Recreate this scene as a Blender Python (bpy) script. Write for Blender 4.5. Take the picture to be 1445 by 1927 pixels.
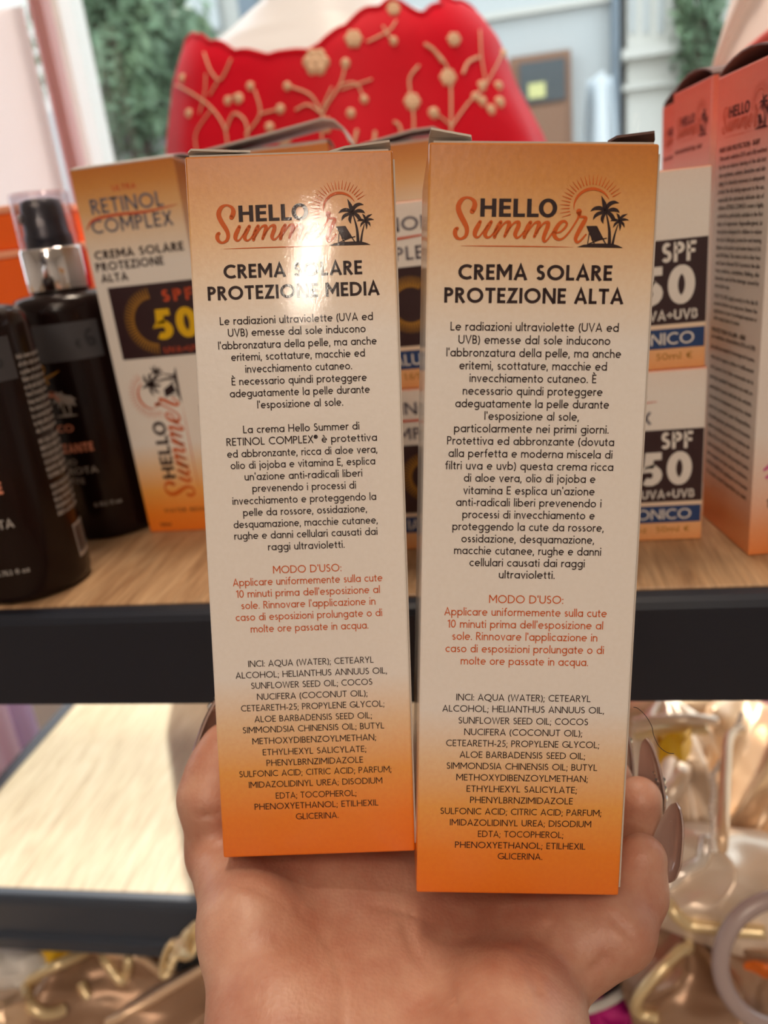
import bpy, bmesh, math, random
import numpy as np
from mathutils import Vector, Matrix, noise
from mathutils.bvhtree import BVHTree

for _o in list(bpy.data.objects):
    bpy.data.objects.remove(_o, do_unlink=True)
SC = bpy.context.scene
COL = SC.collection
rnd = random.Random(7)

# ------------------------------------------------------------------ camera
FPX, CX, CY = 1447.0, 722.5, 963.5
RC = Matrix(((0.9837875, 0.0481807, 0.1727447),
             (0.1450721, 0.3524861, -0.9245040),
             (-0.1054333, 0.9345759, 0.3397818)))
CAM = Vector((0.0, 0.0, 1.25))
cam_d = bpy.data.cameras.new('camera')
cam = bpy.data.objects.new('camera', cam_d)
COL.objects.link(cam)
cam.matrix_world = Matrix.Translation(CAM) @ RC.to_4x4()
cam_d.sensor_fit = 'HORIZONTAL'
cam_d.sensor_width = 36.0
cam_d.lens = FPX / 1445.0 * 36.0
cam_d.clip_start = 0.01
cam_d.clip_end = 200
cam_d.dof.use_dof = True
cam_d.dof.focus_distance = 0.178
cam_d.dof.aperture_fstop = 16.5
SC.camera = cam

# ------------------------------------------------------------------ light and exposure
SC.view_settings.view_transform = 'Standard'
SC.view_settings.look = 'None'
SC.view_settings.gamma = 1.0
SC.view_settings.exposure = 0.0
SC.view_settings.use_curve_mapping = False

wd = bpy.data.worlds.new('world')
SC.world = wd
wd.use_nodes = True
wbg = wd.node_tree.nodes['Background']
wbg.inputs['Color'].default_value = (0.86, 0.93, 1.0, 1)
wbg.inputs['Strength'].default_value = 2.7

def add_light(name, kind, loc, target, energy, color, size=None, size_y=None):
    d = bpy.data.lights.new(name, kind)
    d.energy = energy
    d.color = color
    if kind == 'AREA':
        d.shape = 'RECTANGLE' if size_y else 'DISK'
        d.size = size
        if size_y:
            d.size_y = size_y
    o = bpy.data.objects.new(name, d)
    COL.objects.link(o)
    o.location = loc
    o.rotation_euler = (Vector(target) - Vector(loc)).to_track_quat('-Z', 'Y').to_euler()
    return o

sun = add_light('sun', 'SUN', (-0.6, 2.6, 4.0), (0.0, 0.0, 0.0), 5.0, (1.0, 0.93, 0.80))
_sd = Vector((-0.16, 0.78, 0.95))
sun.rotation_euler = (-_sd).to_track_quat('-Z', 'Y').to_euler()
sun.data.angle = 0.012
# ceiling tube running front to back over the shop floor, a panel over the display and a panel over the shop
tube = add_light('ceiling_tube', 'AREA', (0.24, -2.40, 2.60), (0.24, -2.40, 0.0), 18, (1.0, 0.88, 0.74), 0.05, 0.75)
pan1 = add_light('ceiling_panel', 'AREA', (-0.10, 0.66, 2.70), (-0.10, 0.66, 0.0), 16, (1.0, 0.82, 0.64), 0.30, 0.30)
pan2 = add_light('ceiling_panel', 'AREA', (0.0, -1.30, 2.72), (0.0, -1.30, 0.0), 23, (1.0, 0.78, 0.60), 0.9, 0.9)

# ------------------------------------------------------------------ helpers
def ray(px, py):
    return RC @ Vector(((px - CX) / FPX, -(py - CY) / FPX, -1.0))
def PZ(px, py, z):
    d = ray(px, py)
    return CAM + d * ((z - CAM.z) / d.z)
def PY(px, py, y):
    d = ray(px, py)
    return CAM + d * (y / d.y)
def PD(px, py, depth):
    return CAM + ray(px, py) * depth

def srgb(r, g, b):
    def f(c):
        c = c / 255.0
        return c / 12.92 if c <= 0.04045 else ((c + 0.055) / 1.055) ** 2.4
    return (f(r), f(g), f(b), 1.0)

class NT:
    """small node-tree helper around one Principled material"""
    def __init__(self, name, color=(0.8, 0.8, 0.8, 1), rough=0.5, metal=0.0, **kw):
        self.m = bpy.data.materials.new(name)
        self.m.use_nodes = True
        self.t = self.m.node_tree
        self.b = self.t.nodes['Principled BSDF']
        self.b.inputs['Base Color'].default_value = color
        self.b.inputs['Roughness'].default_value = rough
        self.b.inputs['Metallic'].default_value = metal
        for k, v in kw.items():
            self.b.inputs[k.replace('_', ' ')].default_value = v
    def n(self, kind, **kw):
        nd = self.t.nodes.new(kind)
        for k, v in kw.items():
            setattr(nd, k, v)
        return nd
    def l(self, a, b):
        self.t.links.new(a, b)
    def coord(self, which='Object'):
        return self.n('ShaderNodeTexCoord').outputs[which]
    def mapping(self, src, scale=(1, 1, 1), rot=(0, 0, 0), loc=(0, 0, 0)):
        mp = self.n('ShaderNodeMapping')
        mp.inputs['Scale'].default_value = scale
        mp.inputs['Rotation'].default_value = rot
        mp.inputs['Location'].default_value = loc
        self.l(src, mp.inputs['Vector'])
        return mp.outputs['Vector']
    def noise(self, src, scale=5, detail=3, rough=0.5, dist=0.0):
        nd = self.n('ShaderNodeTexNoise')
        nd.inputs['Scale'].default_value = scale
        nd.inputs['Detail'].default_value = detail
        nd.inputs['Roughness'].default_value = rough
        nd.inputs['Distortion'].default_value = dist
        if src is not None:
            self.l(src, nd.inputs['Vector'])
        return nd.outputs['Fac']
    def ramp(self, fac, stops, interp='LINEAR'):
        r = self.n('ShaderNodeValToRGB')
        r.color_ramp.interpolation = interp
        e = r.color_ramp.elements
        while len(e) < len(stops):
            e.new(0.5)
        for el, (p, c) in zip(e, stops):
            el.position = p
            el.color = c
        self.l(fac, r.inputs['Fac'])
        return r.outputs['Color']
    def mix(self, fac, a, b, mode='MIX'):
        mx = self.n('ShaderNodeMix', data_type='RGBA', blend_type=mode)
        for sock, val in ((mx.inputs[0], fac), (mx.inputs[6], a), (mx.inputs[7], b)):
            if hasattr(val, 'links'):
                self.l(val, sock)
            else:
                sock.default_value = val
        return mx.outputs[2]
    def bump(self, h, strength=0.3, dist=0.001):
        bp = self.n('ShaderNodeBump')
        bp.inputs['Strength'].default_value = strength
        bp.inputs['Distance'].default_value = dist
        self.l(h, bp.inputs['Height'])
        self.l(bp.outputs['Normal'], self.b.inputs['Normal'])
        return bp
    def col(self, sock):
        self.l(sock, self.b.inputs['Base Color'])

def sep_z(nt):
    s = nt.n('ShaderNodeSeparateXYZ')
    nt.l(nt.coord('Object'), s.inputs[0])
    return s

def gloss_coat(nt, strength=0.024):
    # pressed-film varnish: a finely dimpled clear layer
    hb = nt.noise(nt.coord('Object'), 800, 4, 0.75)
    bp = nt.n('ShaderNodeBump')
    bp.inputs['Strength'].default_value = strength
    bp.inputs['Distance'].default_value = 0.0005
    nt.l(hb, bp.inputs['Height'])
    nt.l(bp.outputs['Normal'], nt.b.inputs['Coat Normal'])

def carton_mat(name, stops, H, coat=0.5, rough=0.34, bump=0.12):
    nt = NT(name, rough=rough)
    s = sep_z(nt)
    dv = nt.n('ShaderNodeMath', operation='DIVIDE')
    nt.l(s.outputs['Z'], dv.inputs[0])
    dv.inputs[1].default_value = H
    c = nt.ramp(dv.outputs[0], stops)
    g = nt.noise(nt.coord('Object'), 900, 2)
    c = nt.mix(0.10, c, nt.ramp(g, [(0.3, (0.25, 0.25, 0.25, 1)), (0.7, (0.8, 0.8, 0.8, 1))]), 'OVERLAY')
    nt.col(c)
    h1 = nt.noise(nt.coord('Object'), 260, 3, 0.6)
    nt.bump(h1, bump, 0.0006)
    gloss_coat(nt)
    nt.b.inputs['Coat Weight'].default_value = coat
    nt.b.inputs['Coat Roughness'].default_value = 0.05
    return nt.m

def plain(name, color, rough=0.5, metal=0.0, **kw):
    return NT(name, color, rough, metal, **kw).m

WHITE_P = (0.80, 0.765, 0.72, 1)
M = {}
M['orange_carton'] = carton_mat('orange_carton', [
    (0.0, (0.78, 0.17, 0.008, 1)), (0.06, (0.80, 0.22, 0.015, 1)), (0.13, (0.80, 0.36, 0.08, 1)), (0.20, (0.80, 0.56, 0.34, 1)), (0.27, WHITE_P),
    (0.76, WHITE_P), (0.83, (0.78, 0.63, 0.47, 1)), (0.90, (0.72, 0.42, 0.18, 1)), (0.955, (0.61, 0.26, 0.055, 1)), (1.0, (0.52, 0.17, 0.02, 1))], 0.169)
M['pink_carton'] = carton_mat('pink_carton', [
    (0.0, (0.80, 0.24, 0.06, 1)), (0.06, (0.80, 0.32, 0.14, 1)), (0.16, (0.80, 0.55, 0.44, 1)), (0.28, (0.80, 0.74, 0.70, 1)),
    (0.74, (0.80, 0.74, 0.70, 1)), (0.84, (0.80, 0.42, 0.36, 1)), (0.92, (0.78, 0.22, 0.16, 1)), (1.0, (0.74, 0.16, 0.10, 1))], 0.169)
M['jar_carton'] = carton_mat('jar_carton', [
    (0.0, (0.80, 0.34, 0.12, 1)), (0.14, (0.80, 0.46, 0.22, 1)), (0.22, (0.80, 0.62, 0.46, 1)), (0.30, WHITE_P),
    (0.86, WHITE_P), (0.985, (0.80, 0.72, 0.66, 1)), (1.0, (0.85, 0.30, 0.12, 1))], 0.070, coat=0.2)
def varnished_ink(name, c):
    nt = NT(name, c, 0.5)
    gloss_coat(nt)
    nt.b.inputs['Coat Weight'].default_value = 0.5
    nt.b.inputs['Coat Roughness'].default_value = 0.05
    nt.b.inputs['Specular IOR Level'].default_value = 0.2
    return nt.m
M['ink'] = varnished_ink('brown_ink', (0.024, 0.009, 0.010, 1))
M['ink_orange'] = varnished_ink('orange_ink', (0.60, 0.105, 0.008, 1))
M['ink_grey'] = plain('grey_ink', (0.17, 0.16, 0.19, 1), 0.35)
M['ink_panel'] = plain('plum_panel_ink', (0.030, 0.010, 0.013, 1), 0.4)
M['ink_yellow'] = plain('yellow_ink', (0.72, 0.44, 0.0, 1), 0.45)
M['ink_gold'] = plain('gold_ink', (0.42, 0.20, 0.02, 1), 0.45)
M['ink_red'] = plain('red_ink', (0.58, 0.075, 0.02, 1), 0.45)
M['ink_blue'] = plain('blue_ink', (0.012, 0.045, 0.16, 1), 0.4)
M['ink_white'] = plain('white_ink', (0.75, 0.72, 0.68, 1), 0.5)
M['ink_peach'] = plain('peach_ink', (0.75, 0.28, 0.17, 1), 0.5)
M['board_edge'] = plain('raw_cardboard_edge', (0.52, 0.47, 0.42, 1), 0.8)
M['board_dark'] = plain('dark_flap_print', (0.10, 0.045, 0.035, 1), 0.5)  # dark brown print for one top flap of the right carton

def new_obj(name, data, parent=None):
    o = bpy.data.objects.new(name, data)
    COL.objects.link(o)
    if parent is not None:
        o.parent = parent
    return o

def thing(name, label, cat, mat4=None, group=None):
    o = new_obj(name, None)
    o.empty_display_size = 0.01
    if mat4 is not None:
        o.matrix_world = mat4
    tag(o, label, cat, group)
    return o

def tag(o, label=None, cat=None, group=None, kind=None):
    if label: o['label'] = label
    if cat: o['category'] = cat
    if group: o['group'] = group
    if kind: o['kind'] = kind
    return o

class MB:
    def __init__(self):
        self.v, self.f = [], []
    def poly(self, pts):
        i = len(self.v)
        self.v += [tuple(p) for p in pts]
        self.f.append(tuple(range(i, i + len(pts))))
    def quadstrip(self, A, B, closed=False):
        i = len(self.v)
        n = len(A)
        self.v += [tuple(p) for p in A] + [tuple(p) for p in B]
        for k in range(n if closed else n - 1):
            j = (k + 1) % n
            self.f.append((i + k, i + j, i + n + j, i + n + k))
    def box(self, x0, x1, y0, y1, z0, z1, T=None):
        c = [(x0, y0, z0), (x1, y0, z0), (x1, y1, z0), (x0, y1, z0), (x0, y0, z1), (x1, y0, z1), (x1, y1, z1), (x0, y1, z1)]
        if T is not None:
            c = [tuple(T @ Vector(p)) for p in c]
        i = len(self.v)
        self.v += c
        self.f += [tuple(i + k for k in q) for q in ((3, 2, 1, 0), (4, 5, 6, 7), (0, 1, 5, 4), (1, 2, 6, 5), (2, 3, 7, 6), (3, 0, 4, 7))]
    def tube(self, pts, r, n=8, caps=True):
        pts = [Vector(p) for p in pts]
        rs = r if isinstance(r, (list, tuple)) else [r] * len(pts)
        rings = []
        prev = None
        for k, p in enumerate(pts):
            t = (pts[min(k + 1, len(pts) - 1)] - pts[max(k - 1, 0)])
            if t.length < 1e-9:
                t = Vector((0, 0, 1))
            t.normalize()
            if prev is None:
                a = t.orthogonal().normalized()
            else:
                a = prev - t * prev.dot(t)
                a = a.normalized() if a.length > 1e-6 else t.orthogonal().normalized()
            prev = a
            b = t.cross(a)
            rings.append([p + (a * math.cos(2 * math.pi * q / n) + b * math.sin(2 * math.pi * q / n)) * rs[k] for q in range(n)])
        i = len(self.v)
        for rg in rings:
            self.v += [tuple(p) for p in rg]
        for k in range(len(rings) - 1):
            for q in range(n):
                a0 = i + k * n + q; a1 = i + k * n + (q + 1) % n
                self.f.append((a0, a1, a1 + n, a0 + n))
        if caps:
            self.f.append(tuple(i + q for q in range(n - 1, -1, -1)))
            e = i + (len(rings) - 1) * n
            self.f.append(tuple(e + q for q in range(n)))
    def lathe(self, prof, n=40, T=None, sy=1.0, cap0=True, cap1=True):
        i = len(self.v)
        for (r, z) in prof:
            for q in range(n):
                a = 2 * math.pi * q / n
                p = Vector((r * math.cos(a), sy * r * math.sin(a), z))
                self.v.append(tuple(T @ p) if T is not None else tuple(p))
        for k in range(len(prof) - 1):
            for q in range(n):
                a0 = i + k * n + q; a1 = i + k * n + (q + 1) % n
                self.f.append((a0, a1, a1 + n, a0 + n))
        if cap0: self.f.append(tuple(i + q for q in range(n - 1, -1, -1)))
        if cap1:
            e = i + (len(prof) - 1) * n
            self.f.append(tuple(e + q for q in range(n)))
    def grid(self, fn, nu, nv):
        i = len(self.v)
        for a in range(nu + 1):
            for b in range(nv + 1):
                self.v.append(tuple(fn(a / nu, b / nv)))
        for a in range(nu):
            for b in range(nv):
                k = i + a * (nv + 1) + b
                self.f.append((k, k + nv + 1, k + nv + 2, k + 1))
    def blob(self, c, rx, ry=None, rz=None, nu=12, nv=8):
        ry = ry or rx; rz = rz or rx
        c = Vector(c)
        prof = []
        i = len(self.v)
        for a in range(nv + 1):
            th = math.pi * a / nv
            for b in range(nu):
                ph = 2 * math.pi * b / nu
                self.v.append((c.x + rx * math.sin(th) * math.cos(ph), c.y + ry * math.sin(th) * math.sin(ph), c.z - rz * math.cos(th)))
        for a in range(nv):
            for b in range(nu):
                k = i + a * nu + b; k2 = i + a * nu + (b + 1) % nu
                self.f.append((k, k2, k2 + nu, k + nu))
    def mesh(self, name, mat, smooth=False, clean=False):
        me = bpy.data.meshes.new(name)
        me.from_pydata([tuple(v) for v in self.v], [], self.f)
        if mat is not None:
            me.materials.append(mat)
        if clean:
            bm = bmesh.new(); bm.from_mesh(me)
            bmesh.ops.remove_doubles(bm, verts=bm.verts, dist=1e-6)
            bmesh.ops.recalc_face_normals(bm, faces=bm.faces)
            bm.to_mesh(me); bm.free()
        if smooth:
            for p in me.polygons: p.use_smooth = True
        me.update()
        return me
    def build(self, name, mat, parent=None, smooth=False, clean=False):
        return new_obj(name, self.mesh(name, mat, smooth, clean), parent)

def bevel_box(name, x0, x1, y0, y1, z0, z1, mat, parent=None, r=0.001, seg=2):
    mb = MB(); mb.box(x0, x1, y0, y1, z0, z1)
    me = mb.mesh(name, mat)
    bm = bmesh.new(); bm.from_mesh(me)
    bmesh.ops.bevel(bm, geom=list(bm.edges), offset=r, segments=seg, profile=0.5, affect='EDGES')
    bm.to_mesh(me); bm.free()
    for p in me.polygons: p.use_smooth = False
    return new_obj(name, me, parent)

def catmull(pts, sub=6):
    P = [tuple(p) for p in pts]
    out = []
    for i in range(len(P) - 1):
        p0 = P[max(i - 1, 0)]; p1 = P[i]; p2 = P[i + 1]; p3 = P[min(i + 2, len(P) - 1)]
        for k in range(sub):
            t = k / sub
            out.append(tuple(0.5 * ((2 * b) + (-a + c) * t + (2 * a - 5 * b + 4 * c - d) * t * t + (-a + 3 * b - 3 * c + d) * t ** 3)
                             for a, b, c, d in zip(p0, p1, p2, p3)))
    out.append(P[-1])
    return out

# ------------------------------------------------------------------ lettering: a monoline geometric alphabet, drawn as ribbons
def ribbon(mb, pts, w, fn, caps=False, closed=False):
    """pts: list of (x,y) or (x,y,width)"""
    pts = [p for i, p in enumerate(pts) if i == 0 or math.hypot(p[0] - pts[i - 1][0], p[1] - pts[i - 1][1]) > 1e-9]
    n = len(pts)
    A, B = [], []
    for k in range(n):
        x, y = pts[k][0], pts[k][1]
        ww = (pts[k][2] if len(pts[k]) > 2 else w) / 2
        def dirn(i, j):
            dx, dy = pts[j][0] - pts[i][0], pts[j][1] - pts[i][1]
            L = math.hypot(dx, dy) or 1e-9
            return dx / L, dy / L
        if closed:
            d1 = dirn((k - 1) % n, k); d2 = dirn(k, (k + 1) % n)
        else:
            d1 = dirn(k - 1, k) if k > 0 else dirn(0, 1)
            d2 = dirn(k, k + 1) if k < n - 1 else d1
        nx, ny = -(d1[1] + d2[1]), d1[0] + d2[0]
        L = math.hypot(nx, ny) or 1e-9
        nx, ny = nx / L, ny / L
        c = max(0.45, nx * -d1[1] + ny * d1[0])
        ww /= c
        A.append(fn(x + nx * ww, y + ny * ww))
        B.append(fn(x - nx * ww, y - ny * ww))
    mb.quadstrip(A, B, closed)
    if caps:
        for k in (0, n - 1):
            r = (pts[k][2] if len(pts[k]) > 2 else w) / 2
            mb.poly([fn(pts[k][0] + r * math.cos(q * math.pi / 6), pts[k][1] + r * math.sin(q * math.pi / 6)) for q in range(12)])

def arc(cx, cy, rx, ry, a0, a1, n=None):
    n = n or max(4, int(abs(a1 - a0) / 20))
    return [(cx + rx * math.cos(math.radians(a0 + (a1 - a0) * k / n)), cy + ry * math.sin(math.radians(a0 + (a1 - a0) * k / n))) for k in range(n + 1)]

_GC = {}
def glyphs(w):
    if w in _GC:
        return _GC[w]
    h = w / 2
    X = 0.68          # x-height
    g = {}
    def bowl(xs, xe, y0, y1):
        rr = (y1 - y0) / 2
        xc = max(xs, xe - rr)
        return [(xs, y1 - h)] + arc(xc, (y0 + y1) / 2, xe - h - xc, rr - h, 90, -90, 8) + [(xs, y0 + h)]
    def O(cx, cy, rx, ry):
        return arc(cx, cy, rx - h, ry - h, 0, 360, 22)
    g['A'] = (0.76, [[(h * .7, 0), (.38, 1 - h * .6), (.76 - h * .7, 0)], [(.15, .30), (.61, .30)]])
    g['B'] = (0.56, [[(h, 0), (h, 1)], bowl(h, .51, .50 - h, 1), bowl(h, .56, 0, .50 + h)])
    g['C'] = (0.80, [arc(.5, .5, .5 - h, .5 - h, 50, 310)])
    g['D'] = (0.80, [[(h, 0), (h, 1)], [(h, 1 - h)] + arc(.30, .5, .50 - h, .5 - h, 90, -90) + [(h, h)]])
    g['E'] = (0.50, [[(h, 0), (h, 1)], [(h, 1 - h), (.50, 1 - h)], [(h, .51), (.46, .51)], [(h, h), (.50, h)]])
    g['F'] = (0.48, [[(h, 0), (h, 1)], [(h, 1 - h), (.48, 1 - h)], [(h, .51), (.44, .51)]])
    g['G'] = (0.88, [arc(.5, .5, .5 - h, .5 - h, 50, 338), [(.55, .44), (.94 - h, .44), (.94 - h, .14)]])
    g['H'] = (0.76, [[(h, 0), (h, 1)], [(.76 - h, 0), (.76 - h, 1)], [(h, .51), (.76 - h, .51)]])
    g['I'] = (w, [[(h, 0), (h, 1)]])
    g['J'] = (0.30, [[(.30 - h, 1), (.30 - h, .2)] + arc(.12, .2, .18 - h, .2 - h, 0, -100)])
    g['K'] = (0.64, [[(h, 0), (h, 1)], [(.60, 1), (h, .45)], [(.22, .60), (.64 - h * .5, 0)]])
    g['L'] = (0.48, [[(h, 0), (h, 1)], [(h, h), (.48, h)]])
    g['M'] = (0.90, [[(h, 0), (h, 1)], [(.90 - h, 0), (.90 - h, 1)], [(h, 1), (.45, .34), (.90 - h, 1)]])
    g['N'] = (0.80, [[(h, 0), (h, 1)], [(.80 - h, 0), (.80 - h, 1)], [(h, 1), (.80 - h, 0)]])
    g['O'] = (1.00, [O(.5, .5, .5, .5)])
    g['P'] = (0.55, [[(h, 0), (h, 1)], bowl(h, .55, .42, 1)])
    g['Q'] = (1.00, [O(.5, .5, .5, .5), [(.52, .10), (.70, -.10), (.98, -.12)]])
    g['R'] = (0.60, [[(h, 0), (h, 1)], bowl(h, .54, .45, 1), [(.27, .45), (.60 - h * .6, 0)]])
    m = .52
    g['S'] = (0.52, [arc(.265, (1 - h + m) / 2, .235 - h, (1 - h - m) / 2, 35, 270, 10)[:-1] + arc(.255, (h + m) / 2, .265 - h, (m - h) / 2, 90, -150, 10)])
    g['T'] = (0.62, [[(.31, 0), (.31, 1)], [(0, 1 - h), (.62, 1 - h)]])
    g['U'] = (0.72, [[(h, 1), (h, .36)] + arc(.36, .36, .36 - h, .36 - h, 180, 360) + [(.72 - h, 1)]])
    g['V'] = (0.72, [[(h * .7, 1), (.36, h * .6), (.72 - h * .7, 1)]])
    g['W'] = (1.08, [[(h * .7, 1), (.28, h * .6), (.54, 1 - h * .6), (.80, h * .6), (1.08 - h * .7, 1)]])
    g['X'] = (0.68, [[(h * .7, 0), (.66 - h * .7, 1)], [(.02 + h * .7, 1), (.68 - h * .7, 0)]])
    g['Y'] = (0.66, [[(h * .7, 1), (.33, .46), (.66 - h * .7, 1)], [(.33, .5), (.33, 0)]])
    g['Z'] = (0.62, [[(.03, 1 - h), (.60 - h, 1 - h), (h, h), (.62, h)]])
    r = X / 2
    def stem(x, y0, y1): return [(x, y0), (x, y1)]
    bw = 2 * r * .98
    g['a'] = (bw, [O(r, r, r, r), stem(bw - h, 0, X)])
    g['b'] = (bw, [O(bw - r, r, r, r), stem(h, 0, 1.03)])
    g['c'] = (.55, [arc(r, r, r - h, r - h, 50, 310)])
    g['d'] = (bw, [O(r, r, r, r), stem(bw - h, 0, 1.03)])
    g['e'] = (.66, [[(h, r * 1.02), (2 * r - h, r * 1.02)], arc(r, r, r - h, r - h, 2, 312, 14)])
    g['f'] = (.36, [[(.12 + h, 0), (.12 + h, .78)] + arc(.12 + h + .15, .80, .15, .23 - h, 180, 70, 5), [(0, X - h), (.34, X - h)]])
    g['g'] = (bw, [O(r, r, r, r), [(bw - h, X), (bw - h, -.06)] + arc(r, -.06, bw - h - r, .25 - h, 0, -140, 8)])
    ar = .26
    def arch(x0, x1): return [(x0, X - .26)] + arc((x0 + x1) / 2, X - .26, (x1 - x0) / 2, .26 - h, 180, 0, 8) + [(x1, 0)]
    g['h'] = (.56, [stem(h, 0, 1.03), arch(h, .56 - h)])
    dot = lambda x, y: [(x - h * 1.1, y), (x + h * 1.1, y)]
    g['i'] = (w, [stem(h, 0, X), dot(h, .92)])
    g['j'] = (.16, [[(.16 - h, X), (.16 - h, -.10)] + arc(-.02, -.10, .18 - h, .2 - h, 0, -75, 5), dot(.16 - h, .92)])
    g['k'] = (.52, [stem(h, 0, 1.03), [(.48, X), (h, .28)], [(.18, .38), (.52 - h * .5, 0)]])
    g['l'] = (w, [stem(h, 0, 1.03)])
    g['m'] = (.94, [stem(h, 0, X), arch(h, .47), arch(.47, .94 - h)])
    g['n'] = (.56, [stem(h, 0, X), arch(h, .56 - h)])
    g['o'] = (.68, [O(r, r, r, r)])
    g['p'] = (bw, [O(bw - r, r, r, r), stem(h, -.32, X)])
    g['q'] = (bw, [O(r, r, r, r), stem(bw - h, -.32, X)])
    g['r'] = (.34, [stem(h, 0, X), arc(.30, X - .28, .30 - h, .28 - h, 180, 75, 6)])
    m2 = X * .52
    g['s'] = (.42, [arc(.21, (X - h + m2) / 2, .19 - h, (X - h - m2) / 2, 35, 270, 8)[:-1] + arc(.21, (h + m2) / 2, .21 - h, (m2 - h) / 2, 90, -150, 8)])
    g['t'] = (.36, [[(.10 + h, .88), (.10 + h, .14)] + arc(.10 + h + .12, .14, .12, .14 - h, 180, 290, 4), [(0, X - h), (.35, X - h)]])
    g['u'] = (.56, [[(h, X), (h, .26)] + arc(.28, .26, .28 - h, .26 - h, 180, 360, 8), stem(.56 - h, 0, X)])
    g['v'] = (.54, [[(h * .7, X), (.27, h * .6), (.54 - h * .7, X)]])
    g['w'] = (.82, [[(h * .7, X), (.22, h * .6), (.41, X - h * .6), (.60, h * .6), (.82 - h * .7, X)]])
    g['x'] = (.52, [[(h * .7, 0), (.52 - h * .7, X)], [(h * .7, X), (.52 - h * .7, 0)]])
    g['y'] = (.54, [[(h * .7, X), (.28, .02)], [(.54 - h * .7, X), (.17, -.32)]])
    g['z'] = (.48, [[(.02, X - h), (.46 - h, X - h), (h, h), (.48, h)]])
    g['0'] = (.60, [O(.30, .5, .30, .5)])
    g['1'] = (.30, [[(.30 - h, 0), (.30 - h, 1)], [(.02, .80), (.30 - h, 1 - h)]])
    g['2'] = (.54, [arc(.26, .72, .26 - h, .28 - h, 160, -35, 8) + [(h, h), (.54, h)]])
    g['3'] = (.52, [arc(.25, .75, .23 - h, .25 - h, 150, -90, 8), arc(.25, .27, .27 - h, .27 - h + .01, 90, -150, 8)])
    g['4'] = (.60, [[(.60, .26), (h, .26), (.44, 1)], [(.44, 0), (.44, 1)]])
    g['5'] = (.52, [[(.50, 1 - h), (.10 + h, 1 - h), (.07 + h, .55)] + arc(.22, .32, .30 - h, .32 - h, 110, -130, 9)])
    g['6'] = (.56, [O(.28, .30, .28, .30), [(.40, 1 - h)] + arc(.30, .40, .28, .56, 100, 178, 5)])
    g['7'] = (.52, [[(.02, 1 - h), (.50 - h, 1 - h), (.16, 0)]])
    g['8'] = (.54, [O(.27, .75, .24, .25), O(.27, .27, .27, .27)])
    g['9'] = (.56, [O(.28, .70, .28, .30), [(.16, h)] + arc(.26, .60, .28, .56, -80, -2, 5)])
    g['.'] = (w * 1.1, [[(0, h * 1.1), (w * 1.1, h * 1.1)]])
    g[':'] = (w * 1.1, [[(0, h * 1.1), (w * 1.1, h * 1.1)], [(0, .56), (w * 1.1, .56)]])
    g[','] = (w * 1.2, [[(h * 1.3, w), (h * .4, -.16)]])
    g[';'] = (w * 1.2, [[(h * 1.3, w), (h * .4, -.16)], [(.02, .56), (w * 1.15, .56)]])
    g["'"] = (w, [[(h, 1.02), (h, .74)]])
    g['('] = (.24, [arc(.46, .40, .46 - h, .68, 128, 232, 8)])
    g[')'] = (.24, [arc(-.22, .40, .46 - h, .68, 52, -52, 8)])
    g['-'] = (.30, [[(0, .34), (.30, .34)]])
    g['+'] = (.56, [[(0, .48), (.56, .48)], [(.28, .2), (.28, .76)]])
    g['/'] = (.4, [[(0, -.1), (.4, 1.05)]])
    g['\u20ac'] = (.66, [arc(.42, .5, .34, .5 - h, 55, 305), [(0, .58), (.5, .58)], [(0, .42), (.5, .42)]])
    g['\u00ae'] = (.42, [arc(.21, .80, .20, .20, 0, 360, 14), [(.14, .70), (.14, .92), (.26, .88), (.16, .80), (.28, .70)]])
    g['\u00c8'] = (g['E'][0], g['E'][1] + [[(.10, 1.26), (.30, 1.08)]])
    g['\u00e8'] = (g['e'][0], g['e'][1] + [[(.18, .98), (.38, .78)]])
    g['\u00e9'] = (g['e'][0], g['e'][1] + [[(.48, .98), (.28, .78)]])
    g['\u00c9'] = (g['E'][0], g['E'][1] + [[(.36, 1.26), (.16, 1.08)]])
    _GC[w] = g
    return g

def text_width(s, w, space=.30, gap=.11):
    g = glyphs(w)
    x = 0
    for i, c in enumerate(s):
        x += space if c == ' ' else g.get(c, g['x'])[0]
        if i < len(s) - 1: x += gap
    return x

def text(mb, s, fn, u0, v0, cap, w=0.135, u1=None, align='L', lim=(0.80, 1.34)):
    """write s with baseline v0; when u1 is given, the line is fitted between u0 and u1"""
    W = text_width(s, w)
    sx, extra = cap, 0.0
    if u1 is not None:
        k = (u1 - u0) / (W * cap)
        kk = min(max(k, lim[0]), lim[1])
        sx = cap * kk
        if len(s) > 1:
            extra = ((u1 - u0) - W * sx) / (len(s) - 1)
    elif align == 'C':
        u0 -= W * cap / 2
    elif align == 'R':
        u0 -= W * cap
    g = glyphs(w)
    x = u0
    for c in s:
        if c == ' ':
            x += (.30 + .11) * sx + extra
            continue
        adv, st = g.get(c, g['x'])
        for poly in st:
            cl = len(poly) > 12 and abs(poly[0][0] - poly[-1][0]) < 1e-6 and abs(poly[0][1] - poly[-1][1]) < 1e-6
            pp = poly[:-1] if cl else poly
            ribbon(mb, pp, w, lambda a, b, x=x: fn(x + a * sx, v0 + b * cap), closed=cl)
        x += (adv + .11) * sx + extra

EPS = 0.00012
def front(u, v): return (u, -EPS, v)
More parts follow.
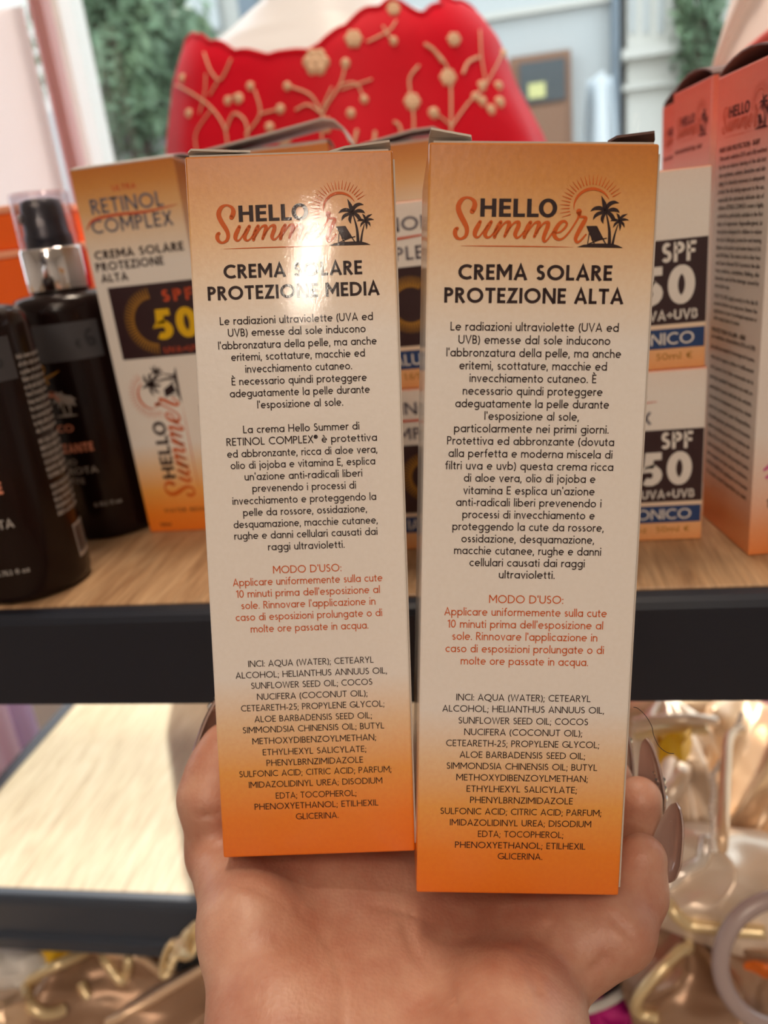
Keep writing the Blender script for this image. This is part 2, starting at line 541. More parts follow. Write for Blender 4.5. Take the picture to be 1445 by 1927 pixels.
# ------------------------------------------------------------------ room shell and display furniture
SH = 1.12            # top of the display shelf
M['wall'] = plain('white_wall_paint', (0.78, 0.76, 0.75, 1), 0.7)
M['ceil'] = plain('ceiling_paint', (0.75, 0.74, 0.72, 1), 0.8)
def wood(name, c0, c1, c2, rough=0.45):
    nt = NT(name, rough=rough)
    co = nt.coord('Object')
    v = nt.mapping(co, (75.0, 7.0, 40.0), (0, 0, 0.16))
    n1 = nt.noise(v, 1.6, 6, 0.62, 1.6)
    n2 = nt.noise(nt.mapping(co, (520, 26, 200), (0, 0, 0.16)), 1.0, 3, 0.6, 0.4)
    c = nt.ramp(n1, [(0.30, c0), (0.50, c1), (0.72, c2)])
    c = nt.mix(0.35, c, nt.ramp(n2, [(0.35, (0.30, 0.30, 0.30, 1)), (0.65, (0.75, 0.75, 0.75, 1))]), 'OVERLAY')
    nt.col(c)
    nt.bump(n2, 0.12, 0.0006)
    return nt.m
M['oak'] = wood('oak_board', (0.27, 0.145, 0.07, 1), (0.40, 0.245, 0.13, 1), (0.50, 0.33, 0.19, 1))
M['pale_oak'] = wood('pale_oak_board', (0.50, 0.40, 0.27, 1), (0.62, 0.53, 0.38, 1), (0.70, 0.62, 0.48, 1))
M['floor'] = wood('floor_boards', (0.30, 0.22, 0.15, 1), (0.40, 0.30, 0.21, 1), (0.48, 0.37, 0.26, 1))
M['rail'] = NT('black_rail_metal', (0.006, 0.010, 0.022, 1), 0.45).m
M['frame_w'] = plain('white_window_frame', (0.82, 0.84, 0.84, 1), 0.35)

def struct(name, x0, x1, y0, y1, z0, z1, mat):
    mb = MB(); mb.box(x0, x1, y0, y1, z0, z1)
    return tag(mb.build(name, mat), kind='structure')
WY = 1.28            # plane of the shop window
struct('floor', -3.0, 3.0, -4.2, WY, -0.05, 0.0, M['floor'])
struct('ceiling', -3.0, 3.0, -4.2, WY + .1, 2.75, 2.85, M['ceil'])
struct('wall_back', -3.0, 3.0, -4.3, -4.2, 0, 2.75, M['wall'])
struct('wall_right', 3.0, 3.1, -4.2, WY, 0, 2.75, M['wall'])
struct('wall_left', -3.1, -3.0, -4.2, WY, 0, 2.75, M['wall'])
struct('wall_front', -3.0, 3.0, WY, WY + .10, 2.04, 2.75, M['wall'])
struct('wall_front_base', -3.0, 3.0, WY, WY + .10, 0.0, 0.78, M['wall'])
def thin_cloth(name, c, fac):
    nt = NT(name, c, 0.8)
    t_ = nt.n('ShaderNodeBsdfTranslucent'); t_.inputs[0].default_value = c
    m_ = nt.n('ShaderNodeMixShader'); m_.inputs[0].default_value = fac
    nt.l(nt.b.outputs[0], m_.inputs[1]); nt.l(t_.outputs[0], m_.inputs[2]); nt.l(m_.outputs[0], nt.t.nodes['Material Output'].inputs['Surface'])
    return nt.m
M['blind'] = thin_cloth('white_roller_blind', (0.86, 0.82, 0.83, 1), 0.6)
M['pink_cloth'] = thin_cloth('pale_pink_curtain', (0.84, 0.62, 0.62, 1), 0.5)
# the white blind that closes the display at its left end, and the window post beside it
pL = PY(88, 0, 1.20); pF0 = PY(112, 0, WY); pF1 = PY(136, 0, WY)
struct('window_blind', pL.x - 0.9, PY(98, 150, 1.18).x - .015, 1.170, 1.174, 0.80, 1.60, M['blind'])


def prism(mb, fn_list, z0, z1):
    A = [(x, y, z0) for x, y in fn_list]; B = [(x, y, z1) for x, y in fn_list]
    mb.quadstrip(A, B, True); mb.poly(A[::-1]); mb.poly(B)
mb = MB()
xa = PY(98, 150, 1.18).x - .015; xb = PY(134, 150, 1.2).x - .012
front_pts = [(xa + (xb - xa) * k / 16, 1.195 - 0.010 * math.sin(k * 1.7)) for k in range(17)]
prism(mb, front_pts + [(x, y + .012) for x, y in front_pts[::-1]], 0.9, 1.62)
cur = mb.build('curtain', M['pink_cloth'], smooth=False)
tag(cur, 'pale pink curtain strip hanging beside the white window post', 'curtain')
w1 = thing('window_1', None, None)
tag(w1, kind='structure')
w1.location = (0, WY, 0.78)
fx = PY(140, 160, WY).x
mb = MB(); mb.box(fx - .030, fx + .012, -.02, .06, 0, 1.07); mb.build('window_post', M['frame_w'], w1)
mb = MB(); mb.box(fx + 2.3, fx + 2.34, -.02, .06, 0, 1.07); mb.build('window_post', M['frame_w'], w1)
mb = MB(); mb.box(fx, fx + 2.3, -.02, .06, 0, .03); mb.build('window_sill', M['frame_w'], w1)
gl = NT('window_glass')
tr = gl.n('ShaderNodeBsdfTransparent'); tr.inputs[0].default_value = (0.96, 0.985, 0.975, 1)
gs = gl.n('ShaderNodeBsdfGlossy'); gs.inputs['Roughness'].default_value = 0.02
mx = gl.n('ShaderNodeMixShader'); mx.inputs[0].default_value = 0.045
gl.l(tr.outputs[0], mx.inputs[1]); gl.l(gs.outputs[0], mx.inputs[2])
gl.l(mx.outputs[0], gl.t.nodes['Material Output'].inputs['Surface'])
M['glass'] = gl.m
mb = MB(); mb.box(fx + .012, fx + 2.3, .018, .024, .03, 1.07); mb.build('pane', M['glass'], w1)

# display shelf: oak board set into a black rail frame
FY = 0.2534
ds = thing('display_shelf', 'oak display shelf edged by a thick black metal rail, carrying the cartons', 'shelf', Matrix.Translation((0, FY, SH)))
bevel_box('board', -1.1, 1.1, .0075, .345, -.018, 0.0, M['oak'], ds, 0.0006)
mb = MB()
prof = [(0.0080, -.0010), (0.0030, -.0012), (0.0010, -.0026), (0.0, -.0050), (0.0, -.0430), (.0020, -.0440), (.0080, -.0440)]
A = [(-1.1, y, z) for y, z in prof]; B = [(1.1, y, z) for y, z in prof]
mb.quadstrip(A, B, True); mb.poly(A[::-1]); mb.poly(B)
mb.build('front_rail', M['rail'], ds)
mb = MB(); mb.box(-1.1, 1.1, .337, .345, -.044, -.018); mb.build('rear_rail', M['rail'], ds)
for sx in (-1, 1):
    mb = MB(); mb.box(sx * 1.1 - .02, sx * 1.1 + .02, .15, .19, -SH, .6); mb.build('upright', M['rail'], ds)

# lower display board, its black edge and the low plinth under it
LZ = 0.82
LF = PZ(0, 1690, LZ).y
LX = PZ(0, 1460, LZ).x
lb = thing('display_platform', 'sunlit pale wooden platform with dark metal edging below the shelf', 'platform', Matrix.Translation((LX, LF, LZ)))
M['rail2'] = NT('dark_steel_edge', (0.045, 0.062, 0.092, 1), 0.38).m
bevel_box('board', .012, 1.6, .010, .86, -.02, 0, M['pale_oak'], lb, 0.0008)
mb = MB()
prof = [(.010, .000), (.004, 0.0), (.001, -.002), (0, -.006), (0, -.034), (-.004, -.036), (-.004, -.046), (.010, -.046)]
A = [(0, y, z) for y, z in prof]; B = [(1.6, y, z) for y, z in prof]
mb.quadstrip(A, B, True); mb.poly(A[::-1]); mb.poly(B)
mb.build('front_edge', M['rail2'], lb)
mb = MB(); mb.box(0, .012, .010, .86, -.046, .001); mb.build('side_edge', M['rail2'], lb)
for x in (.05, 1.5):
    for y in (.06, .80):
        mb = MB(); mb.box(x, x + .03, y, y + .03, -LZ, -.02); mb.build('leg', M['rail2'], lb)
M['beige_board'] = plain('beige_laminate', (0.42, 0.31, 0.22, 1), 0.5)
LZ2 = 0.66
pl = thing('low_plinth', 'beige low plinth in front of the platform, strewn with gold pouches', 'plinth', Matrix.Translation((0, LF, 0)))
bevel_box('top', -.9, .8, -.36, .30, LZ2 - .02, LZ2, M['beige_board'], pl, .001)
bevel_box('body', -.88, .78, -.34, .28, 0, LZ2 - .02, M['beige_board'], pl, .001)

# ------------------------------------------------------------------ printed logo, traced once in millimetres of the carton face
BW, BH, BD = 0.048, 0.1692, 0.036
def pose(BL, U, V):
    U = Vector(U).normalized(); V = Vector(V); V = (V - U * V.dot(U)).normalized()
    N = V.cross(U)           # into the box, away from the camera
    m = Matrix((U, N, V)).transposed().to_4x4()
    m = Matrix(((U.x, N.x, V.x, 0), (U.y, N.y, V.y, 0), (U.z, N.z, V.z, 0), (0, 0, 0, 1)))
    m.translation = CAM + Vector(BL)
    return m
MR = pose((-0.0284, 0.1382, -0.1475), (0.9847, 0.1327, -0.1129), (0.0742, 0.2268, 0.9711))
ML = pose((-0.0769, 0.1414, -0.1420), (0.9843, 0.1601, -0.0741), (0.0335, 0.2633, 0.9641))
def face_uv(Mx, px, py):
    I = Mx.inverted()
    o = I @ CAM; d = I.to_3x3() @ ray(px, py)
    t = -o.y / d.y
    p = o + d * t
    return p.x, p.z
def lg(a, b):      # logo tracing coordinates -> face u, v
    return face_uv(MR, 845 + a / 8.0278, 320 + b / 8.0278)
_o = lg(1000, 700)
_ex = ((lg(1400, 700)[0] - lg(600, 700)[0]) / 800)
_ey = ((lg(1000, 400)[1] - lg(1000, 1000)[1]) / 600)
def LG(a, b):      # straightened affine version, origin at logo centre
    return (a - 1360) * _ex, (700 - b) * _ey
_c = lg(1360, 700)
LOGO_C = _c
BX = 1284.4
def sweep(mb, pts, fn, sub=6, caps=True):
    P = catmull(pts, sub)
    Q = [(LG(a, b) + (abs(w) * _ex,)) for a, b, w in P]
    ribbon(mb, Q, 0, fn, caps)
def logo(parent, place, inks=('ink', 'ink_orange'), name='logo'):
    """place(u,v) -> local 3D; u,v relative to the logo centre in metres"""
    fo = lambda u, v: place(u, v)
    o = MB()
    S = [(345, 632, 74), (372, 580, 78), (382, 520, 72), (352, 458, 50), (270, 424, 32), (190, 456, 58), (142, 535, 76), (142, 615, 80), (182, 712, 80),
         (232, 800, 76), (268, 880, 68), (272, 955, 60), (245, 1018, 50), (178, 1052, 36), (122, 1030, 52), (94, 975, 66), (100, 920, 66), (125, 892, 50)]
    sweep(o, S, fo)
    sweep(o, [(470, 790, 52), (440, 850, 68), (402, 930, 72), (395, 990, 62), (425, 1026, 36), (470, 1005, 26), (530, 925, 26), (590, 840, 30)], fo)
    sweep(o, [(636, 790, 52), (600, 850, 68), (558, 930, 68), (550, 990, 60), (585, 1028, 36), (635, 1008, 26), (690, 940, 26), (740, 860, 28)], fo)
    for dx in (0, 450):
        sweep(o, [(782 + dx, 792, 54), (750 + dx, 850, 68), (712 + dx, 940, 68), (694 + dx, 1018, 52)], fo)
        sweep(o, [(720 + dx, 980, 22), (790 + dx, 870, 24), (850 + dx, 800, 32), (905 + dx, 795, 58), (908 + dx, 845, 66), (882 + dx, 920, 60), (846 + dx, 1008, 42)], fo)
        if dx == 0:
            sweep(o, [(870, 960, 22), (930, 870, 24), (990, 800, 32), (1048, 795, 58), (1050, 850, 66), (1018, 930, 64), (1005, 985, 60), (1035, 1028, 36), (1085, 1000, 26), (1150, 920, 26)], fo)
    sweep(o, [(1320, 960, 22), (1380, 870, 24), (1440, 800, 32), (1497, 798, 58), (1492, 860, 66), (1455, 960, 62), (1437, 1040, 56), (1455, 1082, 36), (1500, 1050, 26), (1560, 960, 28), (1600, 930, 28)], fo)
    E_ = [(330, 952, 26), (400, 934, 28), (468, 872, 36), (496, 812, 36), (462, 772, 36), (402, 792, 52), (347, 862, 62), (312, 950, 70), (330, 1015, 58), (390, 1050, 36), (460, 1022, 30), (540, 930, 28), (610, 820, 28), (665, 715, 34), (672, 655, 50)]
    sweep(o, [(a + BX, b, w) for a, b, w in E_], fo)
    r_ = [(672, 625, 88), (684, 668, 52), (700, 702, 36), (740, 704, 36), (778, 722, 52), (752, 785, 66), (702, 880, 66), (655, 980, 62), (638, 1040, 56), (662, 1088, 40), (715, 1062, 30), (790, 972, 26)]
    sweep(o, [(a + BX, b, w) for a, b, w in r_], fo)
    cx, cy = BX + 868, 556
    pts = []
    for k in range(25):
        t = k / 24
        ang = math.radians(188 - t * 161)
        pts.append(LG(cx + 275 * math.cos(ang), cy - 275 * math.sin(ang)) + ((5 + 40 * math.sin(math.pi * t) ** 0.8) * _ex,))
    ribbon(o, pts, 0, fo)
    for k in range(23):
        ang = math.radians(199 - k * 171 / 22)
        c, s = math.cos(ang), math.sin(ang)
        r0 = 338; r1 = 478 + 12 * (k % 2)
        ribbon(o, [LG(cx + r0 * c, cy - r0 * s) + (16 * _ex,), LG(cx + r1 * c, cy - r1 * s) + (4 * _ex,)], 0, fo)
    ul = [LG(190, 1157) + (3 * _ex,), LG(500, 1157) + (12 * _ex,), LG(1200, 1158) + (16 * _ex,), LG(1600, 1160) + (10 * _ex,), LG(1905, 1163) + (2 * _ex,)]
    ribbon(o, ul, 0, fo)
    o.build(name + '_script', M[inks[1]], parent)
    d = MB()
    def rect(x0, x1, y0, y1): d.poly([fo(*LG(x, y)) for x, y in ((x0, y0), (x1, y0), (x1, y1), (x0, y1))])
    for x0, x1, y0, y1 in ((467, 535, 437, 711), (642, 710, 437, 711), (530, 645, 544, 594), (750, 818, 437, 711), (815, 932, 437, 487), (815, 922, 544, 594), (815, 932, 660, 711),
                           (966, 1034, 437, 711), (1030, 1144, 660, 711), (1172, 1240, 437, 711), (1236, 1350, 660, 711)):
        rect(x0, x1, y0, y1)
    n = 28
    A = [fo(*LG(1488 + 139 * math.cos(2 * math.pi * k / n), 574 - 143 * math.sin(2 * math.pi * k / n))) for k in range(n)]
    B = [fo(*LG(1488 + 70 * math.cos(2 * math.pi * k / n), 574 - 91 * math.sin(2 * math.pi * k / n))) for k in range(n)]
    d.quadstrip(A, B, True)
    def fr(pts): sweep(d, [(a + BX, b, w) for a, b, w in pts], fo, 5, False)
    for f in ([(1072, 625, 36), (1052, 520, 66), (1000, 385, 4)], [(1078, 610, 30), (1115, 520, 58), (1190, 480, 48), (1268, 492, 4)],
              [(1085, 620, 30), (1170, 590, 56), (1240, 602, 46), (1282, 634, 4)], [(1082, 625, 30), (1150, 665, 58), (1195, 728, 56), (1235, 762, 6)],
              [(1078, 620, 34), (1038, 690, 52), (1028, 745, 46), (1046, 804, 4)], [(1070, 625, 30), (975, 648, 52), (918, 690, 42), (890, 748, 4)],
              [(1070, 615, 30), (990, 570, 58), (905, 578, 46), (844, 618, 4)],
              [(1290, 770, 26), (1272, 690, 38), (1238, 645, 4)], [(1285, 765, 24), (1325, 695, 40), (1402, 654, 4)], [(1285, 765, 24), (1355, 738, 36), (1428, 748, 4)],
              [(1288, 770, 24), (1342, 800, 36), (1368, 860, 4)], [(1285, 770, 24), (1302, 830, 36), (1300, 908, 4)], [(1280, 775, 24), (1228, 805, 34), (1198, 864, 4)],
              [(1280, 765, 24), (1220, 745, 38), (1148, 762, 4)],
              [(1082, 640, 18), (1118, 780, 28), (1144, 920, 40), (1152, 1115, 52)], [(1268, 815, 12), (1228, 960, 26), (1200, 1115, 38)],
              [(842, 950, 15), (822, 1112, 15)], [(880, 1036, 15), (925, 1105, 15)], [(830, 1116, 14), (1000, 1050, 14), (1110, 1022, 16)], [(945, 842, 16), (1060, 1050, 18), (1098, 1112, 18)]):
        fr(f)
    d.poly([fo(*LG(a + BX, b)) for a, b in ((792, 842), (940, 838), (1020, 1000), (1045, 1030), (938, 1078), (880, 1036))])
    d.poly([fo(*LG(a + BX, b)) for a, b in ((665, 1162), (760, 1126), (900, 1108), (1050, 1104), (1200, 1108), (1290, 1135), (1358, 1170))])
    d.build(name + '_lettering', M[inks[0]], parent)

# ------------------------------------------------------------------ the two cartons in the hand
def carton(name, label, Mx, mat, W, D, H, group=None, cat='box'):
    t = thing(name, label, cat, Mx, group)
    bevel_box('body', 0, W, 0, D, 0, H, mat, t, 0.0005, 2)
    return t

def flap(parent, pts, mat, th=0.0005, name='flap'):
    """thin card sheet through 3D points, one curved strip: pts = [(a,b)...] rows from hinge to free edge"""
    mb = MB()
    A = [Vector(p[0]) for p in pts]; B = [Vector(p[1]) for p in pts]
    n = []
    for k in range(len(A)):
        k0, k1 = max(k - 1, 0), min(k + 1, len(A) - 1)
        n.append(((A[k1] - A[k0]).cross(B[k] - A[k])).normalized() * th)
    mb.quadstrip(A, B); mb.quadstrip([p + q for p, q in zip(B, n)], [p + q for p, q in zip(A, n)])
    mb.quadstrip([p + q for p, q in zip(A, n)], A); mb.quadstrip(B, [p + q for p, q in zip(B, n)])
    mb.poly([A[0], B[0], B[0] + n[0], A[0] + n[0]]); mb.poly([B[-1], A[-1], A[-1] + n[-1], B[-1] + n[-1]])
    return mb.build(name, mat, parent)

boxL = carton('sunscreen_box', 'left of the two hand-held orange and white cartons, headed PROTEZIONE MEDIA', ML, M['orange_carton'], BW, BD, BH, 'held sunscreen cartons')
boxR = carton('sunscreen_box', 'right of the two hand-held orange and white cartons, headed PROTEZIONE ALTA', MR, M['orange_carton'], BW, BD, BH, 'held sunscreen cartons')

TXT_L = [
 ("Le radiazioni ultraviolette (UVA ed", 414, 701.7, 607.1), ("UVB) emesse dal sole inducono", 429.3, 688, 629.5), ("l'abbronzatura della pelle, ma anche", 411, 708.6, 653),
 ("eritemi, scottature, macchie ed", 435.4, 686.7, 675.2), ("invecchiamento cutaneo.", 462, 662.4, 698.2), ("\u00c8 necessario quindi proteggere", 436.2, 690, 721.1),
 ("adeguatamente la pelle durante", 432.9, 695.6, 743.6), ("l'esposizione al sole.", 484.4, 645.7, 766),
 ("La crema Hello Summer di", 457.8, 676.2, 811.8), ("RETINOL COMPLEX\u00ae \u00e8 protettiva", 426.5, 709.4, 834.3), ("ed abbronzante, ricca di aloe vera,", 427.9, 710.2, 856.7),
 ("olio di jojoba e vitamina E, esplica", 434.3, 706, 878.5), ("un'azione anti-radicali liberi", 460.6, 681.7, 900.4), ("prevenendo i processi di", 475.2, 669.8, 922.6),
 ("invecchiamento e proteggendo la", 437.9, 707.8, 945.3), ("pelle da rossore, ossidazione,", 457.8, 690.6, 967.4), ("desquamazione, macchie cutanee,", 440, 710.8, 989.5),
 ("rughe e danni cellulari causati dai", 441.2, 710.2, 1011), ("raggi ultravioletti.", 504.6, 648.5, 1033.3)]
USE_L = [("MODO D'USO:", 514.1, 642.5, 1077), ("Applicare uniformemente sulla cute", 438.7, 719.5, 1098.4), ("10 minuti prima dell'esposizione al", 444.7, 714.8, 1120.2),
 ("sole. Rinnovare l'applicazione in", 454.4, 706.4, 1142), ("caso di esposizioni prolungate o di", 443.9, 719, 1163.9), ("molte ore passate in acqua.", 472, 693.2, 1186.5)]
INCI = ["INCI: AQUA (WATER); CETEARYL", "ALCOHOL; HELIANTHUS ANNUUS OIL,", "SUNFLOWER SEED OIL; COCOS", "NUCIFERA (COCONUT OIL);", "CETEARETH-25; PROPYLENE GLYCOL;",
 "ALOE BARBADENSIS SEED OIL;", "SIMMONDSIA CHINENSIS OIL; BUTYL", "METHOXYDIBENZOYLMETHAN;", "ETHYLHEXYL SALICYLATE;", "PHENYLBRNZIMIDAZOLE", "SULFONIC ACID; CITRIC ACID; PARFUM;",
 "IMIDAZOLIDINYL UREA; DISODIUM", "EDTA; TOCOPHEROL;", "PHENOXYETHANOL; ETILHEXIL", "GLICERINA."]
INC_L = [(467.3, 703, 1251), (443.9, 728.2, 1272), (472.8, 700.6, 1292.3), (483.9, 691.4, 1313.4), (453.9, 723.2, 1334.1), (479.4, 699.8, 1355.2), (457, 723, 1375.2), (475.2, 707.7, 1396.5),
 (494.7, 689.3, 1417.8), (501.8, 683.2, 1438), (450.5, 736.6, 1457.5), (468.6, 719.5, 1478.2), (519.3, 670.7, 1500), (479.4, 712, 1519.6), (557, 637.2, 1540.3)]
TXT_R = [
 ("Le radiazioni ultraviolette (UVA ed", 847.4, 1163.7, 623.3), ("UVB) emesse dal sole inducono", 862.3, 1147.8, 647.9), ("l'abbronzatura della pelle, ma anche", 839.7, 1167.8, 672.2),
 ("eritemi, scottature, macchie ed", 864, 1141.4, 696.3), ("invecchiamento cutaneo. \u00c8", 883.3, 1121.4, 720), ("necessario quindi proteggere", 870.4, 1133, 743.9),
 ("adeguatamente la pelle durante", 856.4, 1145.2, 767.7), ("l'esposizione al sole,", 911.2, 1088.9, 791), ("particolarmente nei primi giorni.", 854, 1144.7, 814.6),
 ("Protettiva ed abbronzante (dovuta", 841, 1155, 837.9), ("alla perfetta e moderna miscela di", 843.6, 1151.6, 861.5), ("filtri uva e uvb) questa crema ricca", 837.4, 1153.4, 884.6),
 ("di aloe vera, olio di jojoba e", 872.5, 1119.6, 907.6), ("vitamina E esplica un'azione", 871.7, 1118.3, 930.9), ("anti-radicali liberi prevenendo i", 857.9, 1131, 953.4),
 ("processi di invecchiamento e", 869.7, 1118.3, 976.2), ("proteggendo la cute da rossore,", 851, 1135.5, 999), ("ossidazione, desquamazione,", 867.9, 1117.6, 1021.8),
 ("macchie cutanee, rughe e danni", 854, 1130.4, 1044), ("cellulari causati dai raggi", 883, 1099.6, 1066.4), ("ultravioletti.", 938.3, 1043.3, 1088.7)]
USE_R = [("MODO D'USO:", 919.9, 1059.4, 1135.3), ("Applicare uniformemente sulla cute", 836, 1140.9, 1159.4), ("10 minuti prima dell'esposizione al", 841.8, 1134.2, 1182.5),
 ("sole. Rinnovare l'applicazione in", 850.7, 1123.5, 1205.3), ("caso di esposizioni prolungate o di", 838, 1135.5, 1228.6), ("molte ore passate in acqua.", 866.6, 1106, 1251.6)]
INC_R = [(858.4, 1110.7, 1319.2), (832.3, 1136.3, 1340.7), (862.2, 1106, 1362.8), (873.2, 1095, 1384.3), (839.2, 1127, 1405.6), (864.8, 1100.4, 1427), (840, 1123.2, 1448.3), (858.4, 1105.5, 1469.8),
 (877.6, 1085, 1491), (884.2, 1077.3, 1512), (828.2, 1131, 1533.4), (846.3, 1112, 1554.6), (899, 1059.4, 1575.6), (855.8, 1101, 1596.6), (936.2, 1020, 1617)]

def block(name, parent, Mx, lines, slope, cap, w, ink):
    mb = MB()
    for s, xl, xr, y in lines:
        xm = (xl + xr) / 2
        v = face_uv(Mx, xm, y)[1]
        u0 = face_uv(Mx, xl, y + slope * (xl - xm))[0]
        u1 = face_uv(Mx, xr, y + slope * (xr - xm))[0]
        text(mb, s, front, u0, v, cap, w, u1)
    return mb.build(name, M[ink], parent)

for bx, Mx, sl, T, Us, In, title in (
        (boxL, ML, -0.036, TXT_L, USE_L, INC_L, [("CREMA SOLARE", 421.2, 681.7, 520.4), ("PROTEZIONE MEDIA", 391.6, 714, 560.5)]),
        (boxR, MR, 0.006, TXT_R, USE_R, INC_R, [("CREMA SOLARE", 861.8, 1151, 527.3), ("PROTEZIONE ALTA", 835.5, 1171.8, 571)])):
    capT = 28.3 * 0.1645 / FPX
    block('heading', bx, Mx, title, sl, 0.00318, 0.185, 'ink')
    block('paragraph', bx, Mx, T, sl, 0.00182, 0.128, 'ink')
    block('directions', bx, Mx, Us, sl, 0.00185, 0.118, 'ink_orange')
    block('ingredients', bx, Mx, [(s,) + q for s, q in zip(INCI, In)], sl, 0.00158, 0.118, 'ink')
_hR = lg(467, 711)
_hL = face_uv(ML, 449.8, 418.6)
logo(boxR, lambda u, v: front(u + LOGO_C[0], v + LOGO_C[1]))
logo(boxL, lambda u, v: front(u + LOGO_C[0] + _hL[0] - _hR[0], v + LOGO_C[1] + _hL[1] - _hR[1]))
# worn flaps standing a little proud of the two top ends
flap(boxL, [((.0005, .004, BH), (.0140, .004, BH)), ((.0005, .0015, BH + .0012), (.0150, .0015, BH + .0010)), ((.0015, .0002, BH + .0013), (.0125, .0002, BH + .0006))], M['board_edge'])
flap(boxL, [((.0300, .005, BH), (.0475, .005, BH)), ((.0330, .003, BH + .0008), (.0476, .003, BH + .0018)), ((.0370, .0008, BH + .0010), (.0474, .0008, BH + .0020))], M['board_edge'])
flap(boxR, [((.0001, .006, BH), (.0090, .006, BH)), ((.0001, .003, BH + .0018), (.0092, .003, BH + .0012)), ((.0004, .0006, BH + .0026), (.0088, .0006, BH + .0012))], M['board_edge'])
flap(boxR, [((.0385, .006, BH), (.0478, .006, BH)), ((.0380, .003, BH + .0010), (.0479, .003, BH + .0016)), ((.0392, .0006, BH + .0012), (.0470, .0006, BH + .0022))], M['board_dark'])
for bx in (boxL, boxR):
    mb = MB(); mb.box(BW, BW + .00035, .0004, .0030, .002, BH - .002); mb.build('glue_seam', M['board_edge'], bx)
    tk = MB(); tk.box(.001, BW - .001, .0006, BD - .0006, BH - .0002, BH + .0004); tk.build('tuck_lid', M['board_edge'], bx)
# a stray hair caught on the right-hand carton
M['hair'] = plain('dark_hair', (0.05, 0.03, 0.025, 1), 0.4)
mb = MB()
hp = [PD(x, y, .184) for x, y in ((1192, 1331), (1200, 1333), (1214, 1346), (1226, 1366), (1230, 1384), (1240, 1404), (1255, 1416), (1268, 1418))]
mb.tube(catmull(hp, 5), 0.00009, 5)
tag(mb.build('hair_strand', M['hair'], smooth=True), 'fine dark hair caught on the right edge of the right held carton', 'hair')
# ------------------------------------------------------------------ goods standing on the shelf
def frame(x, y, z, yaw=0.0):
    return Matrix.Translation((x, y, z)) @ Matrix.Rotation(yaw, 4, 'Z')

def sun_rings(mb, fn, cx, cy, r0, r1, a0, a1, n, w0=.0007, w1=.0003):
    for k in range(n):
        a = math.radians(a0 + (a1 - a0) * k / (n - 1))
        ribbon(mb, [(cx + r0 * math.cos(a), cy + r0 * math.sin(a), w0), (cx + r1 * math.cos(a), cy + r1 * math.sin(a), w1)], 0, fn)
def rectp(mb, fn, x0, x1, y0, y1):
    mb.poly([fn(x0, y0), fn(x1, y0), fn(x1, y1), fn(x0, y1)])
def deep(e): return lambda u, v: (u, -e, v)

def lid(t, W, D, H, mat, rise=0.004, name='tuck_lid', y0=0.0, y1=None):
    """top closing flap that bulges up in an arch from front to back"""
    y1 = D if y1 is None else y1
    rows = []
    for k in range(9):
        s = k / 8
        z = H + .0004 + rise * math.sin(math.pi * s) ** .8
        rows.append(((0.0005, y0 + (y1 - y0) * s, z), (W - .0005, y0 + (y1 - y0) * s, z)))
    return flap(t, rows, mat, .0006, name)

M['lid_grey'] = plain('grey_card_reverse', (0.55, 0.53, 0.52, 1), 0.5)
M['lid_dark'] = plain('dark_card_reverse', (0.20, 0.13, 0.13, 1), 0.6)
S0 = SH + 0.0002
def retinol_box(label, Mx, panel=True):
    t = carton('retinol_box', label, Mx, M['orange_carton'], BW, BD, BH, 'tall sunscreen cartons on the shelf')
    lid(t, BW, BD, BH, M['lid_grey'], .002)
    if not panel:
        return t
    f = front
    mb = MB(); text(mb, 'ULTRA', f, .0180, .1590, .0022, .16, .0290); mb.build('small_heading', M['ink_red'], t)
    mb = MB(); text(mb, 'RETINOL', f, .0062, .1505, .0062, .17, .0400); text(mb, 'COMPLEX', f, .0046, .1425, .0060, .17, .0428)
    mb.build('brand_lettering', M['ink_grey'], t)
    mb = MB()
    ribbon(mb, catmull([(.0022, .1445, .0003), (.0060, .1482, .0010), (.0160, .1494, .0011), (.0320, .1492, .0009), (.0460, .1506, .0002)], 6), 0, deep(.0002)); mb.build('swoosh', M['ink_red'], t)
    mb = MB(); text(mb, 'CREMA SOLARE', f, .0030, .1318, .0037, .2, .0455); text(mb, 'PROTEZIONE', f, .0024, .1268, .0037, .2, .0350); text(mb, 'ALTA', f, .0038, .1219, .0036, .2, .0168)
    mb.build('heading', M['ink'], t)
    mb = MB(); rectp(mb, f, .0058, .0480, .0868, .1194); pn = mb.build('spf_panel', M['ink_panel'], t)
    e = deep(.00025)
    mb = MB(); sun_rings(mb, e, .0255, .1030, .0100, .0148, 95, 265, 30); mb.build('sun_rays', M['ink_gold'], pn)
    mb = MB(); text(mb, 'SPF', e, .0310, .1110, .0052, .2, .0455); text(mb, 'UVA+UVB', e, .0270, .0884, .0026, .15, .0465); mb.build('spf_lettering', M['ink_red'], pn)
    mb = MB(); text(mb, '50', e, .0245, .0945, .0135, .22, .0455); mb.build('spf_number', M['ink_yellow'], pn)
    k = .0656 / (2650 * _ex)
    logo(t, lambda u, v: front(.0195 - v * k, .0500 + u * k), name='side_logo')
    mb = MB(); text(mb, 'DERMO COSMETIC', lambda u, v: (v, -EPS, u), .0500, .0385, .0012, .16); mb.build('small_print', M['ink'], t)
    mb = MB(); text(mb, 'WATER RESISTANT', f, .0100, .0103, .0020, .15, .0420); mb.build('small_print', M['ink'], t)
    mb = MB(); text(mb, '150ml', f, .0062, .0030, .0020, .15); mb.build('small_print', M['ink'], t)
    return t
TL = PZ(132, 325, SH + BH); TR = PZ(335, 297, SH + BH)
retinol_box('orange and white sunscreen carton with yellow SPF 50 panel beside the bottles', frame(-.1845, .3400, S0, 0.0))
retinol_box('sunscreen carton behind the held boxes whose grey top lid curls up, left one', frame(-.1215, .3560, S0, .10), False)
